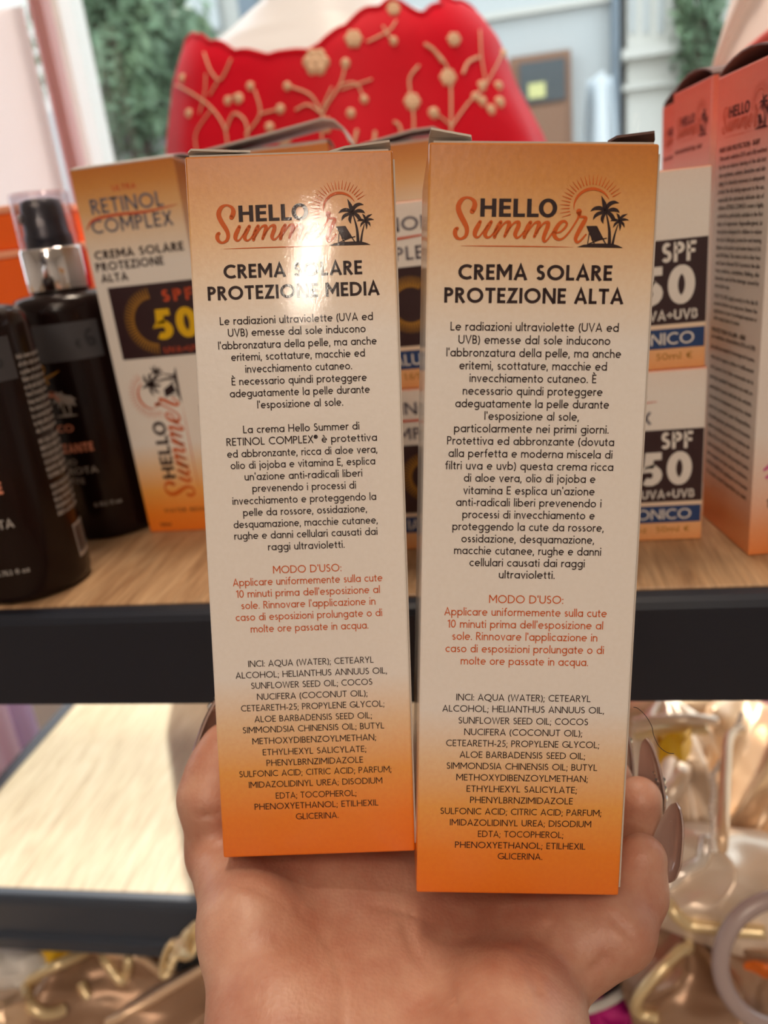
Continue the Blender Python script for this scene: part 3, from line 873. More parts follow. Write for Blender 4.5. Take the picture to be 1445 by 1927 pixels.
retinol_box('sunscreen carton behind the held boxes, half hidden right of the curled grey lid', frame(-.0715, .4050, S0, .06), False)
# the lid that has sprung open on the carton behind
q = bpy.data.objects['retinol_box.001']
flap(q, [((-.010, .000, BH + .0016), (-.010, .030, BH + .0016)), ((.020, -.001, BH + .0050), (.020, .030, BH + .0050)), ((.0465, -.001, BH + .0085), (.0465, .030, BH + .0085)),
         ((.0515, -.001, BH + .0075), (.0515, .030, BH + .0075)), ((.0550, -.001, BH + .0040), (.0550, .030, BH + .0040)), ((.0570, -.001, BH - .001), (.0570, .030, BH - .001))], M['lid_grey'], .0008, 'sprung_lid')
q = bpy.data.objects['retinol_box.002']
flap(q, [((.004, .000, BH + .001), (.004, .030, BH + .001)), ((.030, -.001, BH + .0045), (.030, .030, BH + .0045)), ((.040, -.001, BH + .0045), (.040, .030, BH + .0045)), ((.046, -.001, BH + .001), (.046, .030, BH + .001))], M['lid_grey'], .0008, 'sprung_lid')

# stacked jar cartons
JW, JH, JD = 0.070, 0.0698, 0.046
def jar_box(label, x_right, y, z, yaw=0.0):
    t = carton('jar_box', label, frame(x_right - JW * math.cos(yaw), y - JW * math.sin(yaw), z, yaw), M['jar_carton'], JW, JD, JH, 'stacked jar cartons')
    f, e = front, deep(.00025)
    mb = MB(); text(mb, 'RETINOL', f, .0160, .0595, .0050, .18, .0480); text(mb, 'COMPLEX', f, .0150, .0490, .0050, .18, .0500); mb.build('brand_lettering', M['ink_grey'], t)
    mb = MB(); ribbon(mb, catmull([(.0130, .0530, .0003), (.0200, .0568, .0010), (.0360, .0570, .0009), (.0520, .0580, .0002)], 6), 0, e); mb.build('swoosh', M['ink_red'], t)
    mb = MB(); rectp(mb, f, .0040, JW - .0004, .0168, .0466); pn = mb.build('spf_panel', M['ink_panel'], t)
    mb = MB(); sun_rings(mb, e, .0385, .0325, .0066, .0108, 60, 300, 34); mb.build('sun_rays', M['ink_gold'], pn)
    mb = MB(); text(mb, 'SPF', e, .0537, .0388, .0068, .19, .0655); mb.build('spf_lettering', M['ink_white'], pn)
    mb = MB(); text(mb, '50', e, .0462, .0238, .0138, .22, .0655, lim=(.8, 1.4)); mb.build('spf_number', M['ink_white'], pn)
    mb = MB(); text(mb, 'UVA+UVB', e, .0465, .0183, .0036, .17, .0667); mb.build('uv_lettering', M['ink_white'], pn)
    mb = MB(); rectp(mb, f, .0, JW - .0006, .0078, .0151); bn = mb.build('blue_band', M['ink_blue'], t)
    mb = MB(); text(mb, 'ACIDO IALURONICO', e, .0060, .0093, .0044, .13, .0657); mb.build('band_lettering', M['ink_white'], bn)
    mb = MB(); text(mb, '1.699 oz  50ml \u20ac', f, .0330, .0036, .0026, .12, .0655); mb.build('small_print', M['ink_gold'], t)
    mb = MB(); mb.box(.0002, JW - .0002, .0002, JD - .0002, JH - .0001, JH + .0001); mb.build('lid_edge', M['ink_peach'], t)
    return t
XR = .0722; YR = .3035
jar_box('SPF 50 jar carton at the bottom of the right-hand stack, standing on the oak shelf', XR, YR, S0, .0)
jar_box('SPF 50 jar carton on top of the right-hand stack, against the pink carton', XR - .0008, YR + .0006, S0 + JH + .0002, .0)
jar_box('jar carton at the bottom of the stack seen through the gap between the held boxes', XR - .0775, YR + .001, S0, .0)
jar_box('jar carton on top of the stack seen through the gap between the held boxes', XR - .0780, YR + .0016, S0 + JH + .0002, .0)

# pink baby sunscreen cartons, seen on their printed side
PINK_EN = ["Ultraviolet radiation (UVA and uVb) emitted", "by the sun induces tanning of the skin but", "also erythema, sunburn, blemishes and skin", "aging. It is therefore necessary to adequately",
 "protect the skin during exposure to the sun,", "especially the extremely delicate skin of", "children. RETINOL COMPLEX cream is highly", "protective, particularly suitable in the first", "days of exposure. Hypoallergenic (a",
 "formulation designed for children to reduce", "the risk of allergies), protective and tanning", "(thanks to the perfect and modern blend of UVA", "and UVB filters). The cream is rich in Aloe Vera", "and Sweet Almond Oil. It protects the skin",
 "from redness, oxidation, flaking, skin", "blemishes and all the damage caused by", "ultraviolet rays.", "HOW TO USE: Apply evenly to the skin 10", "minutes before sun exposure. Renew the", "application in case of prolonged exposure or", "after many hours in water."]
PINK_FR = ["Les radiations ultraviolettes (UVA et UVB)", "du soleil provoquent le bronzage de la peau", "mais aussi rougeurs, taches et vieillissement", "de la peau. Il est donc necessaire de la", "proteger pendant l'exposition au soleil, en",
 "particulier la peau delicate des enfants.", "La creme est hautement protectrice, ideale", "pour les premiers jours d'exposition.", "Hypoallergenique, protectrice et bronzante", "grace au melange parfait et moderne de", "filtres UVA et UVB. Riche en Aloe Vera et",
 "huile d'amande douce, elle protege la peau", "des rougeurs et des taches cutanees.", "MODE D'EMPLOI: appliquer sur la peau", "10 minutes avant l'exposition au soleil."]
PW, PDp = .040, .0455
def pink_box(label, x, y, z, yaw, full=True):
    t = carton('pink_sunscreen_box', label, frame(x, y, z, yaw), M['pink_carton'], PW, PDp, BH, 'pink sunscreen cartons')
    side = lambda u, v: (-EPS, PDp - u, v)
    k = 1.0
    logo(t, lambda u, v: side(u * k + PDp / 2 + .001, v * k + .1548), name='side_logo', inks=('ink', 'ink_red'))
    mb = MB(); text(mb, 'HIGH SUN PROTECTION - BABY', side, .0040, .1440, .0017, .19, PDp - .009)
    if full:
        v = .1412
        for s in PINK_EN:
            a = .0045
            b = PDp - .004 if len(s) > 30 else None
            if s.startswith('HOW'): v -= .0010
            text(mb, s, side, a, v, .00155, .17, b, lim=(.55, 1.4)); v -= .00280
        v -= .0018
        text(mb, 'PROTECTION SOLAIRE - B\u00c9B\u00c9', side, .0035, v, .0016, .2, PDp - .012); v -= .0026
        for s in PINK_FR:
            text(mb, s, side, .0035, v, .0017, .17, PDp - .004, lim=(.5, 1.4)); v -= .00400
    mb.build('small_print', M['ink'], t)
    if full:
        mb = MB()
        ribbon(mb, catmull([(.0040, .0340, .0010), (.0080, .0365, .0022), (.0110, .0345, .0020), (.0150, .0375, .0024), (.0210, .0350, .0012)], 5), 0, front, True)
        ribbon(mb, catmull([(.0050, .0310, .0012), (.0095, .0325, .0020), (.0150, .0315, .0016)], 5), 0, front, True)
        mb.build('pink_brush_mark', M['magenta_ink'], t)
        mb = MB(); text(mb, '150ml', front, .0055, .0190, .0034, .12); text(mb, '5.07 fl oz', front, .0180, .0190, .0024, .12); mb.build('volume_print', M['ink'], t)
    flap(t, [((0.0003, PDp, BH + .0003), (PW, PDp, BH + .0003))] + [((0.0003, PDp * (1 - s), BH + .0003 + .0046 * math.sin(math.pi * s) ** .75), (PW, PDp * (1 - s), BH + .0003 + .0046 * math.sin(math.pi * s) ** .75)) for s in (.1, .25, .4, .55, .7, .82, .92)]
         + [((0.0003, .001, BH + .0004), (PW, .001, BH + .0004))], M['lid_dark'], .0006, 'curved_lid')
    return t
M['magenta_ink'] = plain('magenta_ink', (0.62, 0.10, 0.30, 1), 0.5)
pink_box('nearest pink baby sunscreen carton at the right edge, its side full of small print', .0850, .2850, S0, .145)
mb = MB(); mb.box(.070, .130, .354, .470, S0, S0 + .0045)
tag(mb.build('riser_board', M['lid_grey']), 'thin grey riser board under the rear pink cartons', 'board')
pink_box('second pink sunscreen carton, just behind the nearest one above the jar cartons', .0830, .3580, S0 + .0047, .13, False)
pink_box('farthest pink sunscreen carton, only a sliver showing left of the others', .0860, .4080, S0 + .0047, .10, False)

# ------------------------------------------------------------------ dark spray bottles
bt = NT('dark_amber_plastic', (0.010, 0.0035, 0.003, 1), 0.24, Specular_IOR_Level=0.22)
bt.b.inputs['Coat Weight'].default_value = 0.08
M['bottle'] = bt.m
M['silver'] = NT('mirror_silver_collar', (0.80, 0.78, 0.77, 1), 0.10, 1.0).m
M['pump'] = plain('black_pump_plastic', (0.018, 0.020, 0.028, 1), 0.35)
cl = NT('clear_cap_plastic')
tr = cl.n('ShaderNodeBsdfTransparent'); tr.inputs[0].default_value = (0.93, 0.92, 0.95, 1)
gs = cl.n('ShaderNodeBsdfGlossy'); gs.inputs['Roughness'].default_value = 0.08
lw = cl.n('ShaderNodeLayerWeight'); lw.inputs[0].default_value = 0.08
mx = cl.n('ShaderNodeMixShader')
cl.l(lw.outputs['Facing'], mx.inputs[0]); cl.l(tr.outputs[0], mx.inputs[1]); cl.l(gs.outputs[0], mx.inputs[2])
cl.l(mx.outputs[0], cl.t.nodes['Material Output'].inputs['Surface'])
M['clear'] = cl.m
M['sticker'] = plain('grey_price_sticker', (0.055, 0.055, 0.065, 1), 0.55)
M['label_white'] = plain('dim_white_label_ink', (0.42, 0.40, 0.38, 1), 0.6)
BR = .0245
def spray_bottle(label, x, y, yaw, h=.119):
    t = thing('spray_bottle', label, 'bottle', frame(x, y, S0, yaw), 'dark spray bottles')
    mb = MB()
    mb.lathe([(BR * .90, 0), (BR * .97, .0012), (BR, .004), (BR, h - .008), (BR * .97, h - .004), (BR * .88, h - .0012), (BR * .72, h), (.013, h + .0006), (.0118, h + .003), (.0118, h + .006)], 56)
    mb.build('body', M['bottle'], t, smooth=True)
    mb = MB(); mb.lathe([(.0142, h + .0012), (.0146, h + .002), (.0146, h + .0195), (.0140, h + .0205), (.0115, h + .0207)], 48); mb.build('collar', M['silver'], t, smooth=True)
    mb = MB(); mb.lathe([(.0108, h + .0207), (.0108, h + .026), (.0100, h + .0268), (.0095, h + .038), (.0088, h + .0410), (.0060, h + .0420)], 32)
    pm = mb.build('pump_head', M['pump'], t, smooth=True)
    mb = MB(); mb.lathe([(.0022, 0), (.0022, .0012), (.0010, .0012)], 16, Matrix.Translation((-.0092, -.003, h + .0340)) @ Matrix.Rotation(-math.pi / 2, 4, 'Y')); mb.build('nozzle', M['lid_grey'], pm, smooth=True)
    mb = MB(); mb.lathe([(.0137, h + .0208), (.0133, h + .0440), (.0126, h + .0448), (.0, h + .0448)], 40, cap0=False, cap1=False)
    mb.lathe([(.0129, h + .0210), (.0125, h + .0434), (.0, h + .0438)], 40, cap0=False, cap1=False); mb.build('clear_cap', M['clear'], t, smooth=True)
    return t
def wrap(r): return lambda u, v: (r * math.sin(u / r), -r * math.cos(u / r), v)
def wrap_rect(r, u0, u1, v0, v1, mat, name, t, n=10):
    mb = MB(); f = wrap(r)
    mb.quadstrip([f(u0 + (u1 - u0) * k / n, v0) for k in range(n + 1)], [f(u0 + (u1 - u0) * k / n, v1) for k in range(n + 1)])
    return mb.build(name, mat, t, smooth=True)
W1, W2 = wrap(BR + .00015), wrap(BR + .0003)
# rear bottle: it faces the camera a little to the left of its axis
b2 = spray_bottle('dark spray bottle with silver collar and clear cap beside the orange carton', -.2110, .3560, .36)
st = wrap_rect(BR + .00015, -.0167, .0170, .0895, .1065, M['sticker'], 'price_sticker', b2)
mb = MB(); text(mb, '\u20ac', W2, .0050, .0948, .0040, .18); text(mb, '6', W2, .0100, .0945, .0080, .20); mb.build('price_lettering', M['pump'], st)
lx = -.0105
mb = MB()
sun_rings(mb, W1, lx - .0020, .0705, .0046, .0062, 20, 200, 14, .0006, .0003)
mb.quadstrip([W1(lx - .002 + .0044 * math.cos(math.radians(a)), .0705 + .0044 * math.sin(math.radians(a))) for a in range(15, 200, 12)], [W1(lx - .002 + .0034 * math.cos(math.radians(a)), .0705 + .0034 * math.sin(math.radians(a))) for a in range(15, 200, 12)])
mb.build('sun_print', M['ink_peach'], b2)
mb = MB(); text(mb, 'SECCO', W1, -.0230, .0565, .0036, .18, -.0050); mb.build('peach_lettering', M['ink_peach'], b2)
mb = MB(); text(mb, 'ABBRONZANTE', W1, -.0330, .0462, .0044, .22, .0020); mb.build('peach_lettering', M['ink_peach'], b2)
mb = MB()
for ang in (20, 65, 110, 150, 200, 250, 320):
    for (cx_, cy_, L) in ((lx + .0025, .0722, .0044), (lx + .0068, .0708, .0032)):
        c, s = math.cos(math.radians(ang)), math.sin(math.radians(ang))
        ribbon(mb, [(cx_, cy_, .0012), (cx_ + L * c * .6, cy_ + L * s * .6 + .0006, .0015), (cx_ + L * c, cy_ + L * s - .0003, .0002)], 0, W1)
ribbon(mb, [(lx + .0026, .0715, .0006), (lx + .0034, .0645, .0012)], 0, W1); ribbon(mb, [(lx + .0068, .0700, .0005), (lx + .0056, .0645, .0009)], 0, W1); ribbon(mb, [(lx - .0015, .0642, .0003), (lx + .004, .0645, .0014), (lx + .0090, .0642, .0003)], 0, W1)
mb.build('palm_print', M['label_white'], b2)
for s_, u0_, v_, c_, u1_ in (('OLIO', -.0180, .0402, .0026, -.0075), ('E CAROTA', -.0250, .0354, .0032, .0015), ('LATTE', -.0190, .0305, .0026, -.0060), ('6.763 fl oz', -.0040, .0180, .0020, .0090)):
    mb = MB(); text(mb, s_, W1, u0_, v_, c_, .14, u1_); mb.build('white_lettering', M['label_white'], b2)
mb = MB(); mb.tube([W2(-.0140 + .0018 * math.cos(q * .6), .0868 + .0018 * math.sin(q * .6)) for q in range(11)], .0004, 6)
ribbon(mb, catmull([(-.0165, .0822, .0004), (-.0110, .0832, .0012), (-.0050, .0856, .0003)], 5), 0, W1); ribbon(mb, [(-.0142, .0850, .0008), (-.0120, .0795, .0014)], 0, W1); mb.build('emblem', M['ink_gold'], b2)
# front bottle, cut by the left edge of the picture: the camera sees its fine-print strip
b1 = spray_bottle('dark spray bottle nearest the left edge with a strip of fine print and barcode', -.2145, .2850, 1.70)
st = wrap_rect(BR + .00015, -.0420, -.0110, .0915, .1080, M['sticker'], 'price_sticker', b1)
mb = MB(); text(mb, '\u20ac6', W2, -.0240, .0965, .0062, .16); mb.build('price_lettering', M['pump'], st)
mb = MB()
lines = ["Hello Summer spray is a body", "oil with a light tan action for", "a golden, even colour all year.", "Shake well before use. Apply", "on dry and clean skin by hand", "from 15 cm away. Avoid eyes.", "Keep away from heat and sun.", "For external use only. Store", "in a cool and dry place. Made", "in Italy with care for your", "skin. Dermatologically tested", "INCI: AQUA; GLYCERIN; SODIUM", "BENZOATE; PARFUM; CITRIC ACID", "POTASSIUM SORBATE; LIMONENE", "COCOS NUCIFERA OIL; LINALOOL", "HELIANTHUS ANNUUS SEED OIL", "TOCOPHEROL; CARAMEL; CI 16035", "DAUCUS CAROTA ROOT EXTRACT", "ALOE BARBADENSIS LEAF JUICE", "PEG-40; PROPYLENE GLYCOL", "DISODIUM EDTA; COUMARIN", "BENZYL ALCOHOL; GERANIOL"]
v = .0985
for i, s in enumerate(lines):
    if i in (11, 17): v -= .0014
    text(mb, s, W1, -.0095, v, .0019, .22, .0095, lim=(.4, 1.4)); v -= .0030
mb.build('fine_print', M['label_white'], b1)
bc = wrap_rect(BR + .00015, -.0030, .0100, .0110, .0260, M['label_white'], 'barcode', b1)
mb = MB()
u = -.0022
while u < .0090:
    wv = rnd.choice((.0003, .0005, .0008)); rectp(mb, W2, u, u + wv, .0130, .0250); u += wv + rnd.choice((.0003, .0005))
mb.build('bars', M['pump'], bc)
mb = MB(); text(mb, 'ABBRONZANTE', W1, -.0620, .0485, .0050, .22, -.0285); mb.build('peach_lettering', M['ink_peach'], b1)
mb = MB(); text(mb, 'E CAROTA', W1, -.0520, .0340, .0038, .15, -.0280); mb.build('white_lettering', M['label_white'], b1)
mb = MB(); text(mb, '6.763 fl oz', W1, -.0400, .0140, .0022, .15, -.0270); mb.build('white_lettering', M['label_white'], b1)

# orange cartons stacked at the left, behind the bottles
oc = NT('glossy_orange_card', (0.95, 0.14, 0.008, 1), 0.3); M['orange_card'] = oc.m
M['orange_pale'] = plain('orange_film_edge', (0.95, 0.42, 0.26, 1), 0.35)
def orange_box(label, x0, x1, y0, y1, z0, z1):
    t = thing('orange_box', label, 'box', Matrix.Translation((x0, y0, z0)), 'plain orange boxes behind the bottles')
    W, D, H = x1 - x0, y1 - y0, z1 - z0
    bevel_box('body', 0, W, 0, D, 0, H - .004, M['orange_card'], t, .0015)
    bevel_box('lid_rim', -.0006, W + .0006, -.0006, D + .0006, H - .004, H, M['orange_pale'], t, .0008)
Yo = .425
a = PY(172, 520, Yo).x; zt = PY(30, 470, Yo).z; zt2 = PY(15, 385, Yo).z
orange_box('lower plain orange box behind the spray bottles at left', a - .15, a, Yo, Yo + .08, S0, zt)
orange_box('upper plain orange box stacked behind the spray bottles at left', a - .15, PY(60, 420, Yo).x, Yo + .004, Yo + .076, zt + .0003, zt2)
# ------------------------------------------------------------------ the hand: one continuous surface from a blended distance field
def W_(px, py, d): return np.array(PD(px, py, d))
def build_hand():
    vox = 0.0010
    lo = np.array([-.108, -.150, 1.005]); hi = np.array([.070, .246, 1.180])
    n = np.ceil((hi - lo) / vox).astype(int)
    gx, gy, gz = [(lo[i] + vox * np.arange(n[i])).astype(np.float32) for i in range(3)]
    X, Y, Z = np.meshgrid(gx, gy, gz, indexing='ij')
    D = np.full(X.shape, 1.0, np.float32)
    def cone(a, b, ra, rb, k=0.005, flat=None):
        nonlocal D
        a = np.array(a, float); b = np.array(b, float)
        m = max(ra, rb) + 4 * k + .004
        l = np.maximum(np.floor((np.minimum(a, b) - m - lo) / vox).astype(int), 0); h = np.minimum(np.ceil((np.maximum(a, b) + m - lo) / vox).astype(int), n)
        s = tuple(slice(l[i], h[i]) for i in range(3))
        x, y, z = X[s] - a[0], Y[s] - a[1], Z[s] - a[2]
        ab = b - a; L2 = max(ab @ ab, 1e-12)
        t = np.clip((x * ab[0] + y * ab[1] + z * ab[2]) / L2, 0, 1)
        d = np.sqrt((x - t * ab[0]) ** 2 + (y - t * ab[1]) ** 2 + (z - t * ab[2]) ** 2) - (ra + (rb - ra) * t)
        e = D[s]
        hh = np.clip(0.5 + 0.5 * (e - d) / k, 0, 1)
        D[s] = e * (1 - hh) + d * hh - k * hh * (1 - hh)
    def ch(pts, k=.005):
        for (a, ra), (b, rb) in zip(pts[:-1], pts[1:]): cone(a, b, ra, rb, k)
    c = lambda x, y, z: np.array([x, y, 1.25 + z])
    # wrist and palm: four metacarpals fanned from the wrist, thenar and hypothenar pads
    mi, mm, mr, mp = c(-.050, .178, -.1760), c(-.031, .180, -.1790), c(-.013, .168, -.1800), c(.0000, .146, -.1740)
    w0, w1, w2 = c(-.0525, .030, -.1720), c(-.034, .028, -.1730), c(-.0130, .030, -.1740)
    ch([(c(-.0345, .045, -.1730), .0200), (c(-.0400, -.020, -.1830), .0215), (c(-.0440, -.110, -.1960), .0255)], .012)      # forearm
    ch([(w0, .0150), (c(-.0525, .085, -.1700), .0150), (mi, .0120)], .014)
    ch([(w1, .0175), (c(-.036, .085, -.1720), .0160), (mm, .0120)], .014)
    ch([(w2, .0165), (c(-.018, .090, -.1725), .0155), (mr, .0115)], .014)
    ch([(w2, .0165), (c(-.0095, .095, -.1700), .0160), (mp, .0115)], .014)
    ch([(c(-.0505, .080, -.1660), .0150), (c(-.0540, .112, -.1625), .0140)], .012)      # thenar pad
    ch([(c(-.0120, .085, -.1655), .0140), (c(-.0075, .118, -.1650), .0130)], .012)      # hypothenar pad
    # thumb, up the left flank of the left carton
    tm = W_(462, 1752, .186); tk = W_(408, 1604, .2125); ti = W_(398, 1500, .2135); tt = W_(424, 1405, .219)
    ch([(c(-.0540, .100, -.1635), .0140), (tm, .0098), (tk, .0078)], .007)
    ch([(tm + np.array([.004, .004, -.005]), .0092), (c(-.064, .156, -.1660), .0098), (mi, .0110)], .012)      # web between thumb and index
    ch([(c(-.0560, .115, -.1660), .0115), (c(-.050, .150, -.1680), .0105), (mm, .0110)], .012)
    ch([(c(-.040, .110, -.1690), .0130), (c(-.036, .150, -.1710), .0115)], .012)
    ch([(tk, .0078), (ti, .0086), (ti * .45 + tt * .55, .0080), (tt, .0068)], .004)
    # little finger round the right carton
    pp = W_(1162, 1752, .1885); pd = W_(1198, 1682, .1955); pt = W_(1208, 1616, .1985)
    ch([(mp, .0112), (mp * .45 + pp * .55, .0095), (pp, .0086)], .007)
    ch([(pp, .0086), (pd, .0072), (pt, .0063)], .003)
    # ring finger
    rp = W_(1120, 1745, .2260); rd = W_(1196, 1610, .2180); rt = W_(1203, 1504, .2145)
    ch([(mr, .0110), (rp, .0086)], .006); ch([(rp, .0086), (rd, .0070), (rt, .0062)], .003)
    # middle and index, behind the cartons
    q1 = W_(985, 1705, .2420); q2 = W_(1105, 1560, .2390); q3 = W_(1150, 1465, .2360)
    ch([(mm, .0115), (q1, .0088)], .006); ch([(q1, .0088), (q2, .0074), (q3, .0064)], .003)
    i1 = W_(770, 1660, .2520); i2 = W_(850, 1500, .2520); i3 = W_(900, 1405, .2500)
    ch([(mi, .0115), (i1, .0088)], .006); ch([(i1, .0088), (i2, .0074), (i3, .0064)], .003)
    # creases pressed into the skin
    def crease(pts, depth=.0007, wd=.0009):
        pts = [np.array(p) for p in catmull([tuple(p) for p in pts], 8)]
        for p in pts:
            l = np.maximum(np.floor((p - .0045 - lo) / vox).astype(int), 0); h = np.minimum(np.ceil((p + .0045 - lo) / vox).astype(int), n)
            s = tuple(slice(l[i], h[i]) for i in range(3))
            if min(h - l) <= 0: continue
            d2 = (X[s] - p[0]) ** 2 + (Y[s] - p[1]) ** 2 + (Z[s] - p[2]) ** 2
            C[s] = np.maximum(C[s], 1.5 * depth * np.exp(-d2 / (wd * wd)))
    C = np.zeros_like(D)
    def onsurf(px, py):        # first hit of the pixel ray with the field
        o = np.array(CAM); r = np.array(ray(px, py).normalized())
        for t in np.arange(.12, .30, .0006):
            p = o + r * t
            i = ((p - lo) / vox).astype(int)
            if (i >= 0).all() and (i < n).all() and D[tuple(i)] < 0: return p
        return o + r * .17
    for ln, dp in (([(1030, 1745), (1006, 1775), (1000, 1815), (1012, 1860)], .0010), ([(1150, 1722), (1170, 1745), (1196, 1768)], .0009), ([(376, 1536), (395, 1533), (412, 1532)], .0007),
                   ([(760, 1730), (780, 1790), (840, 1850), (870, 1927)], .0007), ([(560, 1700), (610, 1760), (640, 1830), (645, 1927)], .0006), ([(1060, 1850), (1100, 1830), (1140, 1800)], .0005),
                   ([(450, 1660), (520, 1690), (600, 1740)], .0005), ([(700, 1700), (820, 1735), (940, 1770), (990, 1800)], .0006)):
        crease([onsurf(*q) for q in ln], dp)
    D += C
    # surface nets
    ins = D < 0
    cnt = np.zeros(tuple(n - 1), np.int32)
    for dx in (0, 1):
        for dy in (0, 1):
            for dz in (0, 1):
                cnt += ins[dx:dx + n[0] - 1, dy:dy + n[1] - 1, dz:dz + n[2] - 1]
    act = (cnt > 0) & (cnt < 8)
    ci = np.argwhere(act)
    idx = -np.ones(act.shape, np.int64); idx[tuple(ci.T)] = np.arange(len(ci))
    acc = np.zeros((len(ci), 3)); num = np.zeros(len(ci))
    corners = [(a, b, c_) for a in (0, 1) for b in (0, 1) for c_ in (0, 1)]
    for ia, A in enumerate(corners):
        for B in corners[ia + 1:]:
            if sum(abs(A[i] - B[i]) for i in range(3)) != 1: continue
            va = D[tuple((ci + A).T)]; vb = D[tuple((ci + B).T)]
            m = (va < 0) != (vb < 0)
            t = np.where(m, va / (va - vb + 1e-12), 0)
            p = np.array(A) + t[:, None] * (np.array(B) - np.array(A))
            acc[m] += p[m]; num[m] += 1
    V = lo + (ci + acc / num[:, None]) * vox
    Fc = []
    for ax in range(3):
        u, v = (ax + 1) % 3, (ax + 2) % 3
        sl0 = [slice(0, -1)] * 3; sl1 = [slice(0, -1)] * 3
        a0 = ins[tuple(slice(0, n[i] - 1) for i in range(3))]
        sh = [slice(0, n[i] - 1) for i in range(3)]; sh[ax] = slice(1, n[ax])
        a1 = ins[tuple(sh)]
        e = np.argwhere(a0 != a1)
        e = e[(e[:, u] > 0) & (e[:, v] > 0)]
        du = np.zeros(3, int); du[u] = 1; dv = np.zeros(3, int); dv[v] = 1
        q = [idx[tuple((e - s).T)] for s in (0 * du, du, du + dv, dv)]
        q = np.stack(q, 1)
        ok = (q >= 0).all(1)
        fl = a0[tuple(e.T)]
        q = np.where(fl[:, None], q, q[:, ::-1])[ok]
        Fc.append(q)
    Fc = np.concatenate(Fc)
    me = bpy.data.meshes.new('person')
    me.from_pydata(V.tolist(), [], Fc.tolist())
    me.update()
    # relax the voxel steps
    ed = np.array([e.vertices for e in me.edges])
    deg = np.bincount(ed.ravel(), minlength=len(V))[:, None]
    for it in range(6):
        s = np.zeros_like(V)
        np.add.at(s, ed[:, 0], V[ed[:, 1]]); np.add.at(s, ed[:, 1], V[ed[:, 0]])
        V = V + (0.5 if it % 2 == 0 else -0.46) * (s / np.maximum(deg, 1) - V)
    me.vertices.foreach_set('co', V.ravel().astype(np.float32))
    for p in me.polygons: p.use_smooth = True
    me.update()
    return me

sk = NT('skin', rough=0.46)
co = sk.coord('Object')
n1 = sk.noise(co, 42, 4, 0.55); n2 = sk.noise(co, 160, 3, 0.6)
c = sk.ramp(n1, [(0.32, (0.38, 0.160, 0.100, 1)), (0.52, (0.46, 0.232, 0.158, 1)), (0.70, (0.53, 0.300, 0.212, 1))])
c = sk.mix(0.18, c, sk.ramp(n2, [(0.35, (0.42, 0.14, 0.10, 1)), (0.65, (0.64, 0.40, 0.29, 1))]))
sk.col(c)
vr = sk.n('ShaderNodeTexVoronoi'); vr.inputs['Scale'].default_value = 900
sk.l(sk.mapping(co, (1, 1, 1)), vr.inputs['Vector'])
wr = sk.noise(sk.mapping(co, (380, 130, 380), (0, 0, 0.5)), 1.0, 4, 0.65, 0.6)
ad = sk.n('ShaderNodeMath', operation='MULTIPLY_ADD'); sk.l(vr.outputs['Distance'], ad.inputs[0]); ad.inputs[1].default_value = 0.35; sk.l(wr, ad.inputs[2])
sk.bump(ad.outputs[0], 0.22, 0.0007)
sk.b.inputs['Subsurface Weight'].default_value = 0.18
sk.b.inputs['Subsurface Radius'].default_value = (0.010, 0.004, 0.002)
sk.b.inputs['Subsurface Scale'].default_value = 0.3
M['skin'] = sk.m
hand = new_obj('person', build_hand())
hand.data.materials.append(M['skin'])
tag(hand, 'upturned hand with long mauve metallic nails cupping two sunscreen cartons', 'hand')

nl = NT('mauve_metallic_nail', (0.42, 0.29, 0.25, 1), 0.2, 0.35); nl.b.inputs['Coat Weight'].default_value = 0.6
M['nail'] = nl.m
M['stone'] = NT('rhinestone', (0.75, 0.73, 0.72, 1), 0.06, 0.85).m
def nail(base, tip, up, width, arch=.35, stones=()):
    """long tapered nail: a curved shell from base to tip, its outer side towards up"""
    base, tip, up = Vector(base), Vector(tip), Vector(up).normalized()
    ax = tip - base; L = ax.length; ax.normalize()
    up = (up - ax * up.dot(ax)).normalized(); sd = ax.cross(up)
    mb = MB()
    NU, NV = 18, 10
    def surf(s, q, off):
        wv = width * (0.80 + 0.35 * s if s < .3 else 0.80 * (1 - ((s - .3) / .7) ** 4.0) ** .6 * (1 - .42 * (s - .3) / .7) + .105 * (1 - s)) * .5
        if s < .08: wv *= .72 + .28 * (s / .08)
        a = (q - .5) * 2
        zz = math.sqrt(max(0, 1 - (a * .92) ** 2)) * wv * arch * 2 - wv * arch * 0.8
        bend = .10 * L * (s * (1 - s)) * 1.2
        return base + ax * (L * s) + sd * (a * wv) + up * (zz + bend + off)
    for off, fl in ((.00045, False), (-.00045, True)):
        mb.grid((lambda s, q: surf(s, q, off)) if not fl else (lambda s, q: surf(s, 1 - q, off)), NU, NV)
    edge_o = [surf(s / NU, 0, .00035) for s in range(NU + 1)] + [surf(1, q / NV, .00035) for q in range(NV + 1)] + [surf(1 - s / NU, 1, .00035) for s in range(NU + 1)]
    edge_i = [surf(s / NU, 0, -.00035) for s in range(NU + 1)] + [surf(1, q / NV, -.00035) for q in range(NV + 1)] + [surf(1 - s / NU, 1, -.00035) for s in range(NU + 1)]
    mb.quadstrip(edge_o, edge_i)
    o = mb.build('fingernail', M['nail'], hand, smooth=True)
    for s, q, r in stones:
        p = surf(s, q, r * .4)
        sm = MB(); sm.blob(p, r, r, r, 8, 5); sm.build('rhinestone', M['stone'], o)
    return o
right_away = RC @ Vector((0.86, 0.10, -0.50))
nail(PD(1240, 1650, .2040), PD(1273, 1510, .2040), right_away, .0112, .40, ((.72, .72, .0008), (.06, .5, .0006)))
nail(PD(1226, 1530, .2190), PD(1216, 1389, .2175), right_away, .0108, .40, ((.18, .35, .0016), (.28, .45, .0019), (.40, .40, .0017), (.50, .5, .0013), (.92, .7, .0007)))
